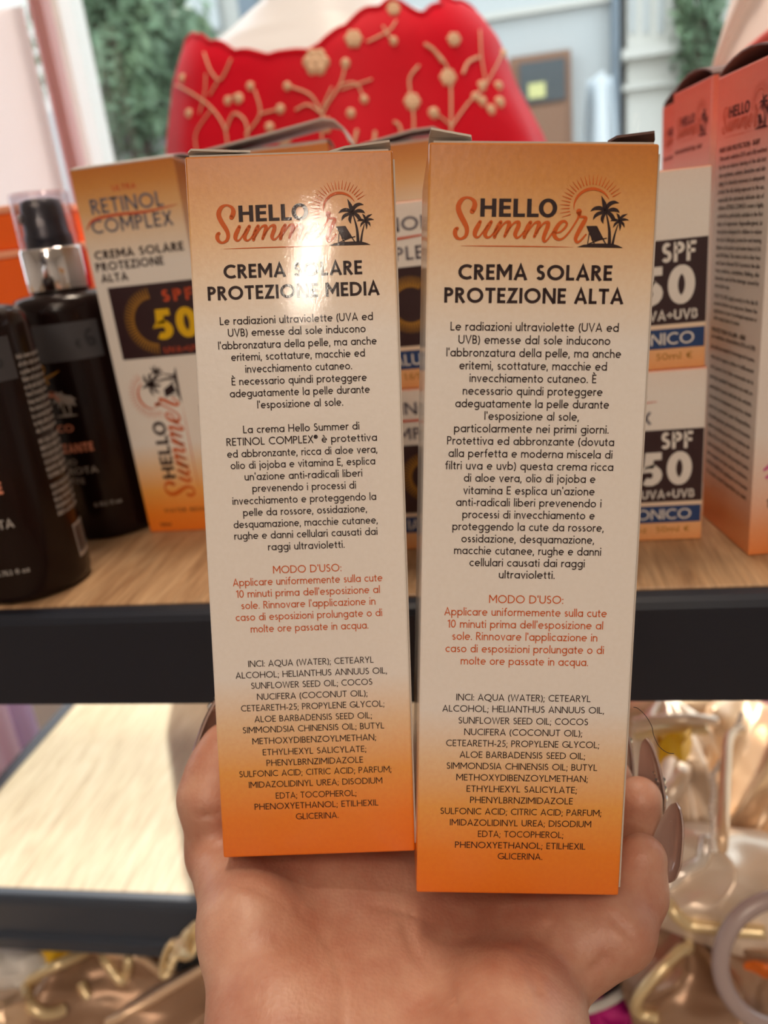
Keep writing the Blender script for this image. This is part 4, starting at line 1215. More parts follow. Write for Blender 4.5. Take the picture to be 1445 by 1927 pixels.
nail(PD(1166, 1490, .2410), PD(1174, 1372, .2390), right_away, .0105, .40, ((.80, .5, .0014), (.55, .5, .0012)))
nail(PD(915, 1440, .2560), PD(925, 1320, .2540), RC @ Vector((0.3, 0.1, -0.9)), .0108, .40)
nail(PD(386, 1452, .2240), PD(420, 1304, .2230), RC @ Vector((-0.80, 0.12, -0.45)), .0135, .42, ((.86, .30, .0012), (.78, .55, .0013), (.92, .55, .0009)))
# ------------------------------------------------------------------ mannequin in the red embroidered dress
MYC = 0.90
def interp(tab, z):
    tab = sorted(tab)
    if z <= tab[0][0]:
        (z0, v0), (z1, v1) = tab[0], tab[1]
    elif z >= tab[-1][0]:
        (z0, v0), (z1, v1) = tab[-2], tab[-1]
    else:
        for (z0, v0), (z1, v1) in zip(tab[:-1], tab[1:]):
            if z0 <= z <= z1: break
    return v0 + (v1 - v0) * (z - z0) / (z1 - z0)
def sil(pts): return [(PY(x, y, MYC).z, PY(x, y, MYC).x) for x, y in pts]
SL = sil([(372, 66), (352, 105), (335, 170), (324, 280), (322, 380)]) + [(1.60, -.20)]
SR = sil([(862, 0), (905, 30), (940, 75), (972, 160), (1020, 250), (1052, 330)]) + [(1.60, -.115)]
SL = [q for q in SL if q[0] < 1.58 or q[0] == 1.60]; SR = [q for q in SR if q[0] < 1.58 or q[0] == 1.60]
def dress_pt(th, z, grow=1.0, fold=True):
    xl, xr = interp(SL, max(z, 1.18)), interp(SR, max(z, 1.18))
    if z < 1.18:
        e = (1.18 - z) * .10; xl -= e; xr += e
    cx, rx = (xl + xr) / 2, (xr - xl) / 2 * grow
    ry = (.66 * (xr - xl) / 2) * grow
    f = 1.0
    if fold:
        f += .012 * math.sin(7 * th + 9 * z) * min(1, max(0, (1.50 - z) / .2)) + .010 * math.sin(13 * th - 14 * z + 1) * min(1, max(0, (1.45 - z) / .15))
    return Vector((cx + rx * f * math.cos(th), MYC + ry * f * math.sin(th), z))
NT_, NZ_ = 120, 60
full = MB()
full.grid(lambda u, v: dress_pt(2 * math.pi * u, .86 + (1.60 - .86) * v), NT_, NZ_)
bv = BVHTree.FromPolygons([Vector(p) for p in full.v], full.f)
def hit(px, py, bvh=bv, off=0.0):
    d = ray(px, py).normalized()
    p, nrm, i, t = bvh.ray_cast(CAM, d)
    if p is None: return None
    if nrm.dot(d) > 0: nrm = -nrm
    return p + nrm * off
neck = []
for px, py in ((366, 68), (405, 84), (440, 98), (480, 106), (540, 106), (600, 92), (640, 58), (690, 24), (745, 4), (775, 22), (800, 30), (835, 2), (870, -30)):
    h = hit(px, py)
    if h is not None:
        cxz = (interp(SL, h.z) + interp(SR, h.z)) / 2
        neck.append((math.atan2((h.y - MYC) / .66, h.x - cxz), h.z))
def ztop(th):
    a = (th + math.pi) % (2 * math.pi) - math.pi
    t = sorted(neck)
    if a >= 0:
        base = t[0][1] + (t[-1][1] - t[0][1]) * (1 - a / math.pi)
    elif a <= t[0][0]: base = t[0][1]
    elif a >= t[-1][0]: base = t[-1][1]
    else: base = interp(t, a)
    return base + .0035 * abs(math.sin(th * 14))
mb = MB()
mb.grid(lambda u, v: dress_pt(2 * math.pi * u, .86 + (ztop(2 * math.pi * u) - .86) * v), 200, 70)
rd = NT('red_satin_dress', rough=0.55)
nz = rd.noise(rd.coord('Object'), 9, 3)
colr = rd.ramp(nz, [(0.3, (0.62, 0.001, 0.016, 1)), (0.7, (0.80, 0.002, 0.026, 1))])
rd.col(colr)
rd.b.inputs['Specular IOR Level'].default_value = 0.25
tl = rd.n('ShaderNodeBsdfTranslucent'); tl.inputs[0].default_value = (0.9, 0.02, 0.05, 1)
mxs = rd.n('ShaderNodeMixShader'); mxs.inputs[0].default_value = 0.28
rd.l(rd.b.outputs[0], mxs.inputs[1]); rd.l(tl.outputs[0], mxs.inputs[2]); rd.l(mxs.outputs[0], rd.t.nodes['Material Output'].inputs['Surface'])
M['red'] = rd.m
M['gold_thread'] = NT('gold_embroidery_thread', (0.72, 0.50, 0.33, 1), 0.55, 0.1).m
dr = thing('red_dress', 'red satin dress with gold embroidered flowers on the window mannequin', 'dress', Matrix.Translation((-.15, MYC, LZ)))
def under(o, parent):
    o.parent = parent
    o.matrix_parent_inverse = parent.matrix_world.inverted()
    return o
bpy.context.view_layer.update()
under(mb.build('fabric', M['red'], smooth=True), dr)
mb = MB()
rim = [dress_pt(2 * math.pi * k / 200, ztop(2 * math.pi * k / 200)) for k in range(201)]
mb.tube(rim, .0022, 6, False); under(mb.build('scalloped_trim', M['red'], smooth=True), dr)
def stitch(pts, r):
    P = [hit(x, y, bv, .0008) for x, y in catmull(pts, 7)]
    P = [p for p in P if p is not None]
    if len(P) > 1: return P, r
vines = [([(332, 160), (365, 178), (400, 205), (425, 245), (430, 300)], .0030), ([(385, 100), (398, 135), (416, 150), (436, 112)], .0030), ([(376, 215), (386, 175), (388, 140)], .0024), ([(400, 205), (370, 250), (372, 290)], .0022),
 ([(425, 250), (440, 215), (462, 228), (466, 262), (455, 300)], .0034), ([(462, 255), (490, 215), (480, 170)], .0030), ([(490, 215), (530, 205)], .0028), ([(425, 190), (445, 180), (458, 190)], .0028), ([(395, 180), (410, 155)], .0026),
 ([(608, 300), (606, 240), (612, 205), (640, 160), (650, 122)], .0032), ([(640, 160), (670, 158), (685, 190)], .0026), ([(606, 215), (585, 180), (545, 163)], .0030), ([(606, 215), (580, 198), (556, 208)], .0032), ([(606, 205), (625, 165)], .0026), ([(640, 170), (700, 150)], .0022),
 ([(660, 300), (668, 262), (672, 245)], .0055), ([(690, 300), (704, 262), (705, 248)], .0055), ([(770, 320), (778, 240), (775, 195), (770, 150), (788, 124)], .0036), ([(740, 230), (752, 240), (760, 285)], .0045), ([(845, 330), (848, 240), (846, 150), (830, 110), (798, 84)], .0034),
 ([(798, 84), (815, 95), (832, 118)], .0050), ([(848, 240), (880, 195), (910, 165)], .0028), ([(846, 235), (830, 222), (815, 214)], .0028), ([(914, 160), (905, 110), (902, 58)], .0026), ([(870, 140), (880, 118), (900, 108)], .0045), ([(914, 160), (935, 120), (945, 98)], .0024),
 ([(760, 300), (790, 310), (800, 290)], .003), ([(745, 340), (770, 345), (790, 330)], .003), ([(690, 80), (730, 60), (745, 40)], .003), ([(720, 50), (735, 75)], .003)]
for pts, r in vines:
    st_ = stitch(pts, r)
    if st_:
        mb = MB(); mb.tube(st_[0], [st_[1] * .29] * len(st_[0]), 6); under(mb.build('embroidered_vine', M['gold_thread'], smooth=True), dr)
flowers = [(595, 118, 27), (665, 74, 18), (612, 236, 16), (535, 260, 16), (775, 192, 17), (842, 147, 17), (853, 75, 14), (740, 18, 14), (430, 190, 9), (472, 163, 9), (528, 206, 10), (357, 214, 9), (650, 120, 10), (541, 163, 9), (685, 188, 9), (660, 214, 10), (450, 186, 11), (815, 214, 12), (740, 78, 9),
           (508, 240, 10), (905, 163, 11), (936, 163, 10), (905, 192, 11), (938, 194, 12), (922, 208, 11), (893, 183, 9), (945, 102, 9), (345, 148, 9), (575, 290, 12), (480, 290, 10)]
for x, y, r in flowers:
    c = hit(x, y, bv, .0006)
    if c is None: continue
    R_ = r * (c - CAM).dot(RC @ Vector((0, 0, -1))) / FPX
    mb = MB()
    if r >= 14:
        for k in range(6):
            a = k * math.pi / 3
            q = hit(x + .55 * r * math.cos(a), y + .55 * r * math.sin(a), bv, .0006)
            if q is not None: mb.blob(q, R_ * .42, .0016, R_ * .42, 10, 6)
        mb.blob(c, R_ * .38, .0026, R_ * .38, 10, 6)
    else:
        mb.blob(c, R_ * .9, .0018, R_ * .9, 12, 6)
    under(mb.build('embroidered_flower', M['gold_thread'], smooth=True), dr)
# white mannequin under the dress
M['mann'] = NT('white_mannequin_gloss', (0.70, 0.72, 0.76, 1), 0.28).m
mq = thing('mannequin', 'glossy white mannequin neck and shoulders wearing the red dress', 'mannequin', Matrix.Translation((-.15, MYC, LZ)))
prof = [(.87, .80), (1.1, .90), (1.30, .955), (1.40, .955), (1.43, .95), (1.445, .93), (1.46, .86)]
def body_pt(th, z):
    p = dress_pt(th, z, 1.0, False)
    cxz = (interp(SL, z) + interp(SR, z)) / 2
    c = Vector((cxz, MYC, z))
    s = interp(prof, z)
    return c + (p - c) * s
NX = PY(590, 0, MYC).x
def neck_ring(z):
    t = (z - 1.405)
    nl_ = interp([(PY(404, 84, MYC).z, PY(404, 84, MYC).x), (PY(430, 60, MYC).z, PY(430, 60, MYC).x), (PY(460, 28, MYC).z, PY(460, 28, MYC).x), (PY(490, 0, MYC).z, PY(490, 0, MYC).x), (1.53, NX - .066), (1.60, NX - .056)], z)
    return NX - nl_
def mann_pt(u, v):
    th = 2 * math.pi * u
    if v < .5:
        return body_pt(th, .87 + (1.405 - .87) * v / .5)
    z = 1.405 + (1.62 - 1.405) * (v - .5) / .5
    b = body_pt(th, 1.405)
    k = min(1, (z - 1.405) / .05)
    r = max(.050, neck_ring(z))
    nk = Vector((NX + r * math.cos(th), MYC + .012 + min(r * .66, .080) * math.sin(th), z))
    b2_ = Vector((b.x, b.y, z))
    k = k * k * (3 - 2 * k)
    return b2_ * (1 - k) + nk * k
mb = MB(); mb.grid(mann_pt, 72, 80)
under(mb.build('torso', M['mann'], smooth=True), mq)
mb = MB(); mb.lathe([(.10, 0), (.10, .006), (.012, .012), (.012, .10)], 32, Matrix.Translation((-.15, MYC, LZ + .0005))); under(mb.build('stand', M['silver'], smooth=True), mq)

# second figure at the right edge: white draped garment with a coral edge
M['white_cloth'] = NT('white_satin', (0.82, 0.72, 0.68, 1), 0.5, Sheen_Weight=0.3).m
M['coral'] = plain('coral_piping', (0.75, 0.12, 0.10, 1), 0.5)
wg = thing('white_garment', 'white satin garment with coral edge on a stand at the top right', 'garment', Matrix.Translation((.40, .62, LZ)))
bpy.context.view_layer.update()
gy = .62
eL = [PY(x, y, gy) for x, y in ((1378, -40), (1372, 0), (1352, 60), (1332, 128), (1322, 200), (1315, 320))]
def drape(u, v):
    t = v * (len(eL) - 1); i = min(int(t), len(eL) - 2); f = t - i
    e = eL[i].lerp(eL[i + 1], f)
    a = math.pi * (u * 1.0)
    return Vector((e.x + .15 * (1 - math.cos(a)) / 1.0, gy - .09 * math.sin(a) - .012 * math.sin(9 * a + 3 * v), e.z + .02 * math.sin(a) ** 2))
mb = MB(); mb.grid(drape, 60, 40); under(mb.build('cloth', M['white_cloth'], smooth=True), wg)
mb = MB(); mb.tube([drape(.03 + .16 * k / 12, .80 - .22 * (k / 12) ** .8) + Vector((0, -.004, 0)) for k in range(13)], .0035, 8); under(mb.build('piping', M['coral'], smooth=True), wg)
mb = MB(); mb.lathe([(.09, 0), (.09, .006), (.010, .012), (.010, .62)], 24, Matrix.Translation((eL[0].x + .15, gy, LZ + .0005))); under(mb.build('stand', M['silver'], smooth=True), wg)

# ------------------------------------------------------------------ street beyond the glass
M['plaster'] = NT('grey_plaster', (0.50, 0.52, 0.52, 1), 0.85).m
M['stone_w'] = NT('pale_stone', (0.62, 0.60, 0.55, 1), 0.85).m
M['door_wood'] = plain('brown_door_wood', (0.23, 0.11, 0.06, 1), 0.55)
M['dark_glass'] = plain('dark_shop_glass', (0.045, 0.060, 0.070, 1), 0.15)
M['pipe'] = plain('slate_downpipe', (0.16, 0.20, 0.24, 1), 0.5)
M['sign_y'] = plain('pale_yellow_sign', (0.62, 0.60, 0.25, 1), 0.6)
M['pavement'] = NT('asphalt', (0.16, 0.16, 0.16, 1), 0.9).m
struct('street_ground', -14, 14, WY + .1, 14, -.20, -.06, M['pavement'])
FYD = 6.0
def px_box(mb, x0, x1, y0, y1, yd, th, base=None):
    """box whose front face spans those picture limits on the plane y = yd"""
    a = PY(x0, (y0 + y1) / 2, yd).x; b = PY(x1, (y0 + y1) / 2, yd).x
    zt = PY((x0 + x1) / 2, y0, yd).z; zb = base if base is not None else PY((x0 + x1) / 2, y1, yd).z
    mb.box(a, b, yd, yd + th, zb, zt)
bl = thing('corner_building', 'grey plastered building with brown shop door across the street', 'building', Matrix.Translation((1, FYD, -.06)))
bpy.context.view_layer.update()
def part(name, mat, parent, *boxes):
    mb = MB()
    for bx in boxes: px_box(mb, *bx)
    return under(mb.build(name, mat), parent)
part('wall', M['plaster'], bl, (640, 1160, -900, 300, FYD, 1.0, -.06))
dw = part('door_frame', M['door_wood'], bl, (962, 1076, 100, 300, FYD - .12, .12, -.06))
part('door_glass', M['dark_glass'], bl, (978, 1064, 114, 192, FYD - .15, .04))
part('door_panel', M['door_wood'], bl, (976, 1066, 200, 300, FYD - .16, .05, -.06))
part('paper_notice', M['sign_y'], bl, (994, 1026, 156, 184, FYD - .165, .012))
part('string_course', M['stone_w'], bl, (640, 1160, 28, 40, FYD - .05, .1))
part('downpipe', M['pipe'], bl, (1150, 1166, -900, 300, FYD - .10, .10, -.06))
b2s = thing('stone_building', 'pale stone building with fluted pilaster right of the downpipe', 'building', Matrix.Translation((2.4, FYD, -.06)))
bpy.context.view_layer.update()
part('wall', M['stone_w'], b2s, (1172, 1900, -900, 300, FYD + .1, 1.0, -.06))
part('pilaster', M['stone_w'], b2s, (1180, 1272, -900, 300, FYD - .06, .16, -.06))
part('cornice', M['stone_w'], b2s, (1172, 1330, 82, 100, FYD - .16, .25))
part('cornice', M['stone_w'], b2s, (1172, 1330, 150, 160, FYD - .12, .2))
for x0 in (1186, 1212, 1240): part('flute', M['plaster'], b2s, (x0, x0 + 10, -200, 62, FYD - .075, .02))
part('window_pane', M['dark_glass'], b2s, (1268, 1300, -60, 8, FYD + .06, .05))
b3 = thing('far_building', 'pale building with dark pilaster glimpsed between the tree and mannequin', 'building', Matrix.Translation((-1.5, 9, -.06)))
bpy.context.view_layer.update()
part('wall', M['stone_w'], b3, (-500, 640, -900, 300, 9.0, .8, -.06))
part('pilaster', M['pipe'], b3, (402, 440, -900, 300, 8.8, .2, -.06))
part('window_frame', M['plaster'], b3, (340, 396, -200, 60, 8.9, .1))
mb = MB(); px_box(mb, -300, 335, 222, 330, 4.6, .3, -.06)
gw = mb.build('garden_wall', M['plaster']); tag(gw, 'low grey garden wall under the street tree', 'wall')
# tree
lf = NT('leaf_green', rough=0.55)
nn = lf.noise(lf.coord('Object'), 3.0, 2)
lf.col(lf.ramp(nn, [(0.3, (0.085, 0.145, 0.085, 1)), (0.55, (0.15, 0.24, 0.14, 1)), (0.75, (0.26, 0.36, 0.19, 1))]))
M['leaf'] = lf.m
M['bark'] = plain('grey_bark', (0.12, 0.09, 0.07, 1), 0.9)
def foliage(c, rx, ry, rz, n, size, seed):
    r = random.Random(seed); mb = MB()
    for _ in range(n):
        while True:
            p = Vector((r.uniform(-1, 1), r.uniform(-1, 1), r.uniform(-1, 1)))
            if p.length < 1: break
        p = p * (0.55 + 0.45 * r.random()) / max(p.length, .3) * p.length ** .3
        k = 1 + .25 * noise.noise(p * 2.2 + Vector((seed, 0, 0)))
        q = Vector(c) + Vector((p.x * rx * k, p.y * ry * k, p.z * rz * k))
        a = Vector((r.gauss(0, 1), r.gauss(0, 1), r.gauss(0, 1))).normalized(); b = a.orthogonal().normalized()
        s = size * r.uniform(.6, 1.4)
        mb.poly([q - a * s, q + b * s * .45, q + a * s, q - b * s * .45])
    return mb
def tree(name, label, px, py, yd, rx, ry, rz, n, size, seed, cat='tree'):
    c = PY(px, py, yd)
    t = thing(name, label, cat, Matrix.Translation((c.x, c.y, -.06)))
    bpy.context.view_layer.update()
    under(foliage(c, rx, ry, rz, n, size, seed).build('crown', M['leaf']), t)
    mb = MB(); mb.tube([(c.x, c.y, -.06), (c.x + .05, c.y, c.z * .5), (c.x, c.y, c.z)], [.10, .08, .05], 10); under(mb.build('trunk', M['bark'], smooth=True), t)
tree('street_tree', 'large leafy green street tree seen through the window at left', 215, 60, 4.6, .48, .45, .80, 5200, .045, 3)
tree('street_tree', 'small lighter street tree tucked behind the large one', 330, 130, 5.4, .35, .3, .42, 1500, .045, 5)
tree('climbing_plant', 'dark green climbing plant on the stone building at top right', 1318, 20, 5.8, .16, .12, .62, 900, .05, 9, 'plant')
tp = MB(); c0 = PY(1130, 268, 4.4)
tp.grid(lambda u, v: Vector((c0.x + (u - .5) * .42 * (1.1 - .8 * v), c0.y + .12 * math.sin(9 * u), (c0.z + .30) * (1 if v > .999 else v) + (1 - v) * -.06)) + Vector((0, .02 * math.sin(14 * u + 5 * v), 0)), 30, 16)
M['tarp'] = plain('white_tarp', (0.78, 0.82, 0.85, 1), 0.6)
tag(tp.build('tarpaulin', M['tarp'], smooth=True), 'white tarpaulin draped over something on the street', 'tarpaulin')

# ------------------------------------------------------------------ gold pouches and trimmings below the shelf
def goldmat(name, c, rough, bump=.1, metal=.45):
    nt = NT(name, c, rough, metal)
    nt.bump(nt.noise(nt.coord('Object'), 70, 3, .5), bump, .0006)
    return nt.m
M['gold'] = goldmat('pale_gold_leather', (0.84, 0.62, 0.42, 1), .30, .1, .4)
M['gold_dk'] = goldmat('bronze_gold_leather', (0.42, 0.27, 0.18, 1), .36)
M['champagne'] = goldmat('champagne_satin', (0.90, 0.77, 0.64, 1), .28, .05, .35)
M['trim_gold'] = goldmat('light_gold_piping', (0.85, 0.70, 0.42, 1), .3)
M['bead'] = NT('pearl_bead', (0.85, 0.80, 0.74, 1), 0.12, 0.4).m
M['yellow'] = plain('yellow_ribbon', (0.90, 0.55, 0.02, 1), 0.4)
M['magenta'] = plain('magenta_cloth', (0.62, 0.01, 0.25, 1), 0.6)
M['black'] = plain('black_cloth', (0.012, 0.012, 0.016, 1), 0.6)
M['lilac'] = plain('lilac_fabric', (0.78, 0.60, 0.95, 1), 0.5)
M['pinkf'] = plain('pink_fabric', (0.93, 0.66, 0.82, 1), 0.5)
M['white_pl'] = plain('white_plastic', (0.75, 0.74, 0.72, 1), 0.4)
M['ring'] = plain('mauve_resin_ring', (0.42, 0.34, 0.34, 1), 0.25)
M['orange_cl'] = plain('orange_fabric', (0.80, 0.18, 0.02, 1), 0.5)

def pouch(name, label, px, py, z, wpx, hpx, dome, fold, seed, mat, tilt=35, spin=0, group='crumpled metallic pouches', freq=1.2, trim=None, cat='pouch', fan=None):
    """soft bag: domed, folded front and a flat back, resting at height z; trim = piping that follows the front"""
    c = PZ(px, py, z)
    dist = (c - CAM).dot(RC @ Vector((0, 0, -1)))
    a, b = wpx * dist / FPX, hpx * dist / FPX
    al = math.radians(tilt)
    V_ = Vector((0, math.cos(al), math.sin(al))); U_ = Vector((1, 0, 0))
    U_.rotate(Matrix.Rotation(math.radians(spin), 3, 'Z')); V_.rotate(Matrix.Rotation(math.radians(spin), 3, 'Z'))
    N_ = U_.cross(V_)
    t = thing(name, label, cat, Matrix.Translation(c), group)
    def shape(u, v, back=False):
        x, y = u * 2 - 1, v * 2 - 1
        r2 = min(1, max(abs(x), abs(y)) ** 2.5)
        wob = 1 + .12 * noise.noise(Vector((math.atan2(y, x) * 1.1, seed, 0)))
        p = U_ * (a * x * wob * math.sqrt(1 - .35 * y * y)) + V_ * (b * y * wob * math.sqrt(1 - .35 * x * x))
        if back:
            return p - N_ * (dome * .25 * (1 - r2))
        q = Vector((x * freq + seed * 7.1, y * freq - seed * 3.3, 0))
        if fan:
            an = math.atan2(y - fan[1], x - fan[0]); rr = math.hypot(y - fan[1], x - fan[0])
            n1 = (.5 + .5 * math.sin(an * fan[2] + .8 * noise.noise(q * 1.4))) ** 1.5 * min(1, rr * 1.3)
        else:
            n1 = 1 - abs(noise.noise(q + Vector((noise.noise(q * .6), 0, 0)))) * 2.0
        h = dome * (1 - r2) + fold * (n1 + .12 * noise.noise(q * 2.6)) * (1 - r2) ** .4
        return p + N_ * h
    mb = MB(); mb.grid(lambda u, v: shape(u, v), 72, 72); mb.grid(lambda u, v: shape(1 - u, v, True), 16, 16)
    mb.build('body', mat, t, smooth=True)
    bvh = None
    for (pts, r, m) in (trim or ()):
        if max(max(p) for p in pts) > 2:          # picture points, laid onto the surface
            if bvh is None:
                bvh = BVHTree.FromPolygons([Vector(q) + c for q in mb.v], mb.f)
            P = [hit(x, y, bvh, r * .4) for x, y in catmull(pts, 7)]
            P = [q - c for q in P if q is not None]
        else:
            P = [shape(u, v) + N_ * r * .5 for u, v in catmull(pts, 8)]
        if len(P) > 2:
            tb = MB(); tb.tube(P, r, 8); tb.build('piping', M[m], t, smooth=True)
    return t
# right side, on the platform in the sun
pouch('gold_pouch', 'pale gold leather pouch with fan-shaped folds at the right edge below the shelf', 1425, 1480, LZ + .040, 105, 165, .020, .022, 1, M['gold'], 48, -12, fan=(-.9, -.9, 9))
pouch('gold_pouch', 'champagne satin pouch with a peaked fold catching the sun beside the nails', 1285, 1510, LZ + .032, 90, 185, .018, .020, 2, M['champagne'], 48, 8, fan=(.2, 1.1, 8), trim=[([(1288, 1425), (1275, 1460), (1262, 1500)], .006, 'champagne')])
pouch('gold_pouch', 'large smooth champagne satin pouch below the fan-folded one', 1365, 1665, LZ + .026, 165, 110, .024, .010, 3, M['champagne'], 35, -5, freq=.8, trim=[([(1255, 1672), (1290, 1640), (1322, 1618), (1330, 1580)], .004, 'bead'), ([(1258, 1700), (1290, 1732), (1340, 1742), (1440, 1752)], .004, 'trim_gold')])
pouch('gold_pouch', 'pale gold pouch tucked under the shelf rail at the top of the heap', 1300, 1360, LZ + .046, 170, 75, .016, .010, 4, M['gold'], 40, 0, freq=.9)
pouch('gold_pouch', 'bronze gold bag with a flared mouth at the bottom right corner', 1325, 1850, LZ - .03, 160, 120, .026, .030, 5, M['gold_dk'], 50, 20, fan=(-.1, .9, 7), trim=[([(1300, 1775), (1250, 1825), (1205, 1875), (1200, 1900), (1240, 1915)], .0036, 'trim_gold')])
pouch('purple_pouch', 'pink and lilac glossy pouch at the right edge under the rail', 1450, 1350, LZ + .06, 60, 60, .02, .014, 6, M['pinkf'], 40, 0, cat='pouch', group='small fabric pouches')
def strip(name, label, pts, r, mat, cat='strap', z=LZ + .095, group=None):
    mb = MB(); P = [PZ(x, y, z + dz) for x, y, dz in catmull(pts, 7)]
    mb.tube(P, r, 10)
    return tag(mb.build(name, mat, smooth=True), label, cat, group)
strip('handle_strap', 'bright gold tubular strap crossing just below the rail', [(1192, 1362, 0), (1240, 1356, .004), (1300, 1354, .006), (1345, 1358, .0)], .0042, M['champagne'], group='tubular gold straps')
strip('handle_strap', 'second gold tubular strap lying under the brighter one', [(1192, 1385, 0), (1250, 1374, .002), (1330, 1374, .0)], .0034, M['trim_gold'], group='tubular gold straps')
strip('handle_strap', 'long pale gold cord hanging down the middle of the heap', [(1395, 1372, .01), (1372, 1390, .012), (1366, 1450, .012), (1360, 1560, .012), (1356, 1600, .004)], .0034, M['gold'], group='tubular gold straps')
bs = thing('bead_string', 'string of small pearl beads hanging beside the gold cord', 'beads', Matrix.Translation(PZ(1345, 1600, LZ + .07)))
bpy.context.view_layer.update()
bm_ = MB(); bm_.blob((0, 0, 0), .0021, nu=10, nv=6); bme = bm_.mesh('bead', M['bead'], True)
for k in range(26):
    t = k / 25
    p = PZ(1395 - 52 * min(1, t * 2.2) + 2 * math.sin(k), 1345 + 255 * t, LZ + .106)
    o = new_obj('bead', bme); o.matrix_world = Matrix.Translation(p); under(o, bs)
yb = thing('yellow_bow', 'bright yellow ribbon bow between the nails and the gold straps', 'ribbon', Matrix.Translation(PZ(1258, 1420, LZ + .075)))
bpy.context.view_layer.update()
for pts in ([(1236, 1400, 0), (1262, 1396, .006), (1290, 1394, .004), (1300, 1384, 0)], [(1238, 1440, 0), (1244, 1415, .004), (1262, 1405, .008), (1285, 1418, .004), (1298, 1395, .0)], [(1236, 1402, .0), (1240, 1420, .002), (1240, 1445, .0)]):
    mb = MB(); P = [PZ(x, y, LZ + .098 + dz) for x, y, dz in catmull(pts, 6)]
    mb.quadstrip([p + Vector((0, .004, .004)) for p in P], [p - Vector((0, .004, .004)) for p in P]); mb.quadstrip([p - Vector((0, .004, .004)) + Vector((0, -.0006, .0006)) for p in P], [p + Vector((0, .0034, .0046)) for p in P])
    under(mb.build('ribbon_loop', M['yellow'], smooth=True), yb)
rg = MB()
cR = PZ(1478, 1812, LZ + .03)
ax_r = RC @ Vector((1, 0, 0)); ay_r = RC @ Vector((0, 1, 0))
rg.tube([cR + ax_r * (.036 * math.cos(a)) + ay_r * (.036 * math.sin(a)) for a in [2 * math.pi * k / 40 for k in range(41)]], .0048, 10, False)
tag(rg.build('ring_handle', M['ring'], smooth=True), 'large glossy mauve ring handle at the lower right edge', 'ring')
pouch('orange_pouch', 'orange fabric pouch seen through the mauve ring handle', 1432, 1775, LZ - .005, 60, 60, .012, .008, 8, M['orange_cl'], 45, 0, group='small fabric pouches')
# right foreground, lower down
pouch('black_pouch', 'black cloth pouch in the shade behind the little finger', 1165, 1790, LZ - .06, 120, 80, .02, .010, 9, M['black'], 25, 0, group='small fabric pouches')
pouch('magenta_cloth', 'folded magenta cloth at the bottom edge beside the wrist', 1140, 1925, LZ - .10, 80, 70, .018, .016, 10, M['magenta'], 30, 0, cat='cloth', group='small fabric pouches')
strip('plate_rim', 'white curved rim between the black pouch and the magenta cloth', [(1075, 1906, 0), (1120, 1895, .0), (1160, 1876, .0), (1190, 1845, .0)], .0030, M['white_pl'], 'rim', LZ - .05)
# left, on the plinth below the platform
pouch('gold_pouch', 'bronze gold pouch with light piping at the lower left', 172, 1866, LZ2 + .052, 180, 84, .022, .022, 11, M['gold_dk'], 42, 10, fan=(.0, 1.2, 6),
      trim=[([(165, 1792), (120, 1815), (78, 1838), (54, 1856), (54, 1880), (72, 1902), (98, 1906), (122, 1898)], .0044, 'trim_gold'), ([(196, 1800), (212, 1822), (228, 1846), (240, 1830), (244, 1804)], .0038, 'trim_gold'), ([(152, 1852), (160, 1868), (168, 1876)], .0034, 'trim_gold'), ([(170, 1790), (215, 1798), (265, 1806), (300, 1828), (335, 1848)], .003, 'gold')])
pouch('gold_pouch', 'rose bronze flap of a bag in the bottom left foreground by the wrist', 345, 1920, LZ2 + .105, 150, 80, .016, .008, 12, M['gold_dk'], 30, 38, freq=.8, trim=[([(205, 1925), (270, 1892), (330, 1856), (388, 1822)], .003, 'gold')])
pouch('gold_pouch', 'pale rumpled leather scrap beside the wrist under the platform edge', 365, 1738, LZ2 + .12, 60, 40, .010, .012, 13, M['gold'], 45, 20, freq=1.6)
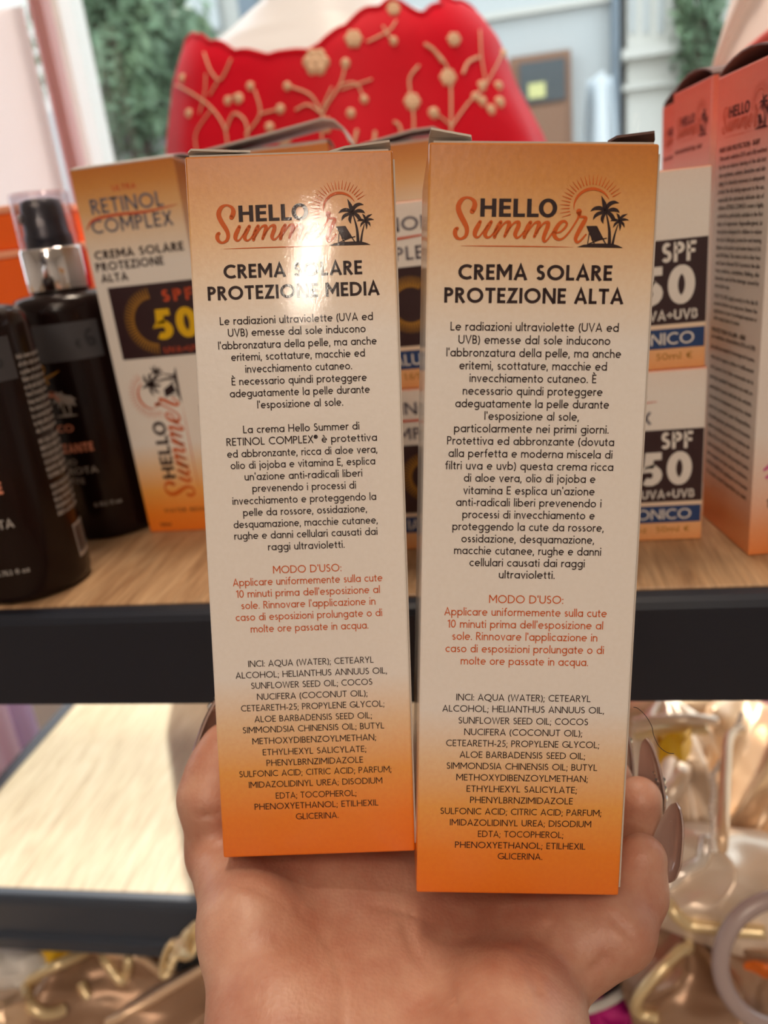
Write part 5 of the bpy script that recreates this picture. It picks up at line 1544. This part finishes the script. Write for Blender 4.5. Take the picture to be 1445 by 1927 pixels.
pouch('gold_pouch', 'small gold corner of a bag at the bottom left corner', 15, 1915, LZ2 + .07, 60, 45, .014, .01, 15, M['gold'], 40, 0)
pouch('white_wrap', 'white rounded paper wrap lying left of the bronze pouch', 18, 1830, LZ2 + .075, 72, 42, .014, .002, 16, M['white_pl'], 35, 0, cat='wrap', group='small fabric pouches')
pouch('yellow_pouch', 'small amber yellow fold peeking above the bronze pouch', 118, 1790, LZ2 + .075, 46, 32, .010, .005, 17, M['yellow'], 35, 30, group='small fabric pouches')
pouch('black_pouch', 'dark pouch in the shade left of the wrist', 350, 1820, LZ2 + .05, 60, 45, .014, .008, 18, M['black'], 35, 0, group='small fabric pouches')
ch = thing('chain_strap', 'twisted gold chain strap lying beside the wrist at lower left', 'chain', Matrix.Translation(PZ(345, 1780, LZ2 + .15)))
bpy.context.view_layer.update()
for k in range(9):
    p = PZ(318 + 60 * k / 8, 1805 - 48 * k / 8, LZ2 + .15)
    mb = MB(); mb.tube([p + Vector((.004 * math.cos(a), .010 * math.sin(a), .004 * math.sin(a + k))) for a in [2 * math.pi * q / 14 for q in range(15)]], .0022, 6, False)
    under(mb.build('chain_link', M['trim_gold'], smooth=True), ch)
# lilac garments hanging left of the platform
for i, (x0, x1, mt, lb_) in enumerate(((-30, 34, 'pinkf', 'pink satin garment hanging at the far left below the rail'), (30, 66, 'pinkf', 'narrow rose satin garment between the pink and lilac ones'), (64, 112, 'lilac', 'lilac satin garment hanging nearest the platform edge'))):
    y_ = LF + .28 + .056 * i
    a_ = PY(x0 - 6, 1400, y_ + .12).x; b_ = PY(x1, 1400, y_ + .12).x
    b_ = min(b_, LX - .012)
    mb = MB()
    w_ = b_ - a_
    ring = [(a_ + w_ / 2 + w_ / 2 * .96 * math.cos(q), y_ + .08 + .022 * math.sin(q) * (1 + .15 * math.cos(6 * q))) for q in [2 * math.pi * k / 40 for k in range(40)]]
    prism(mb, ring, .02, 1.10 - .01 * i)
    tag(mb.build('satin_garment', M[mt], smooth=False), lb_, 'garment', 'satin garments left of the platform')
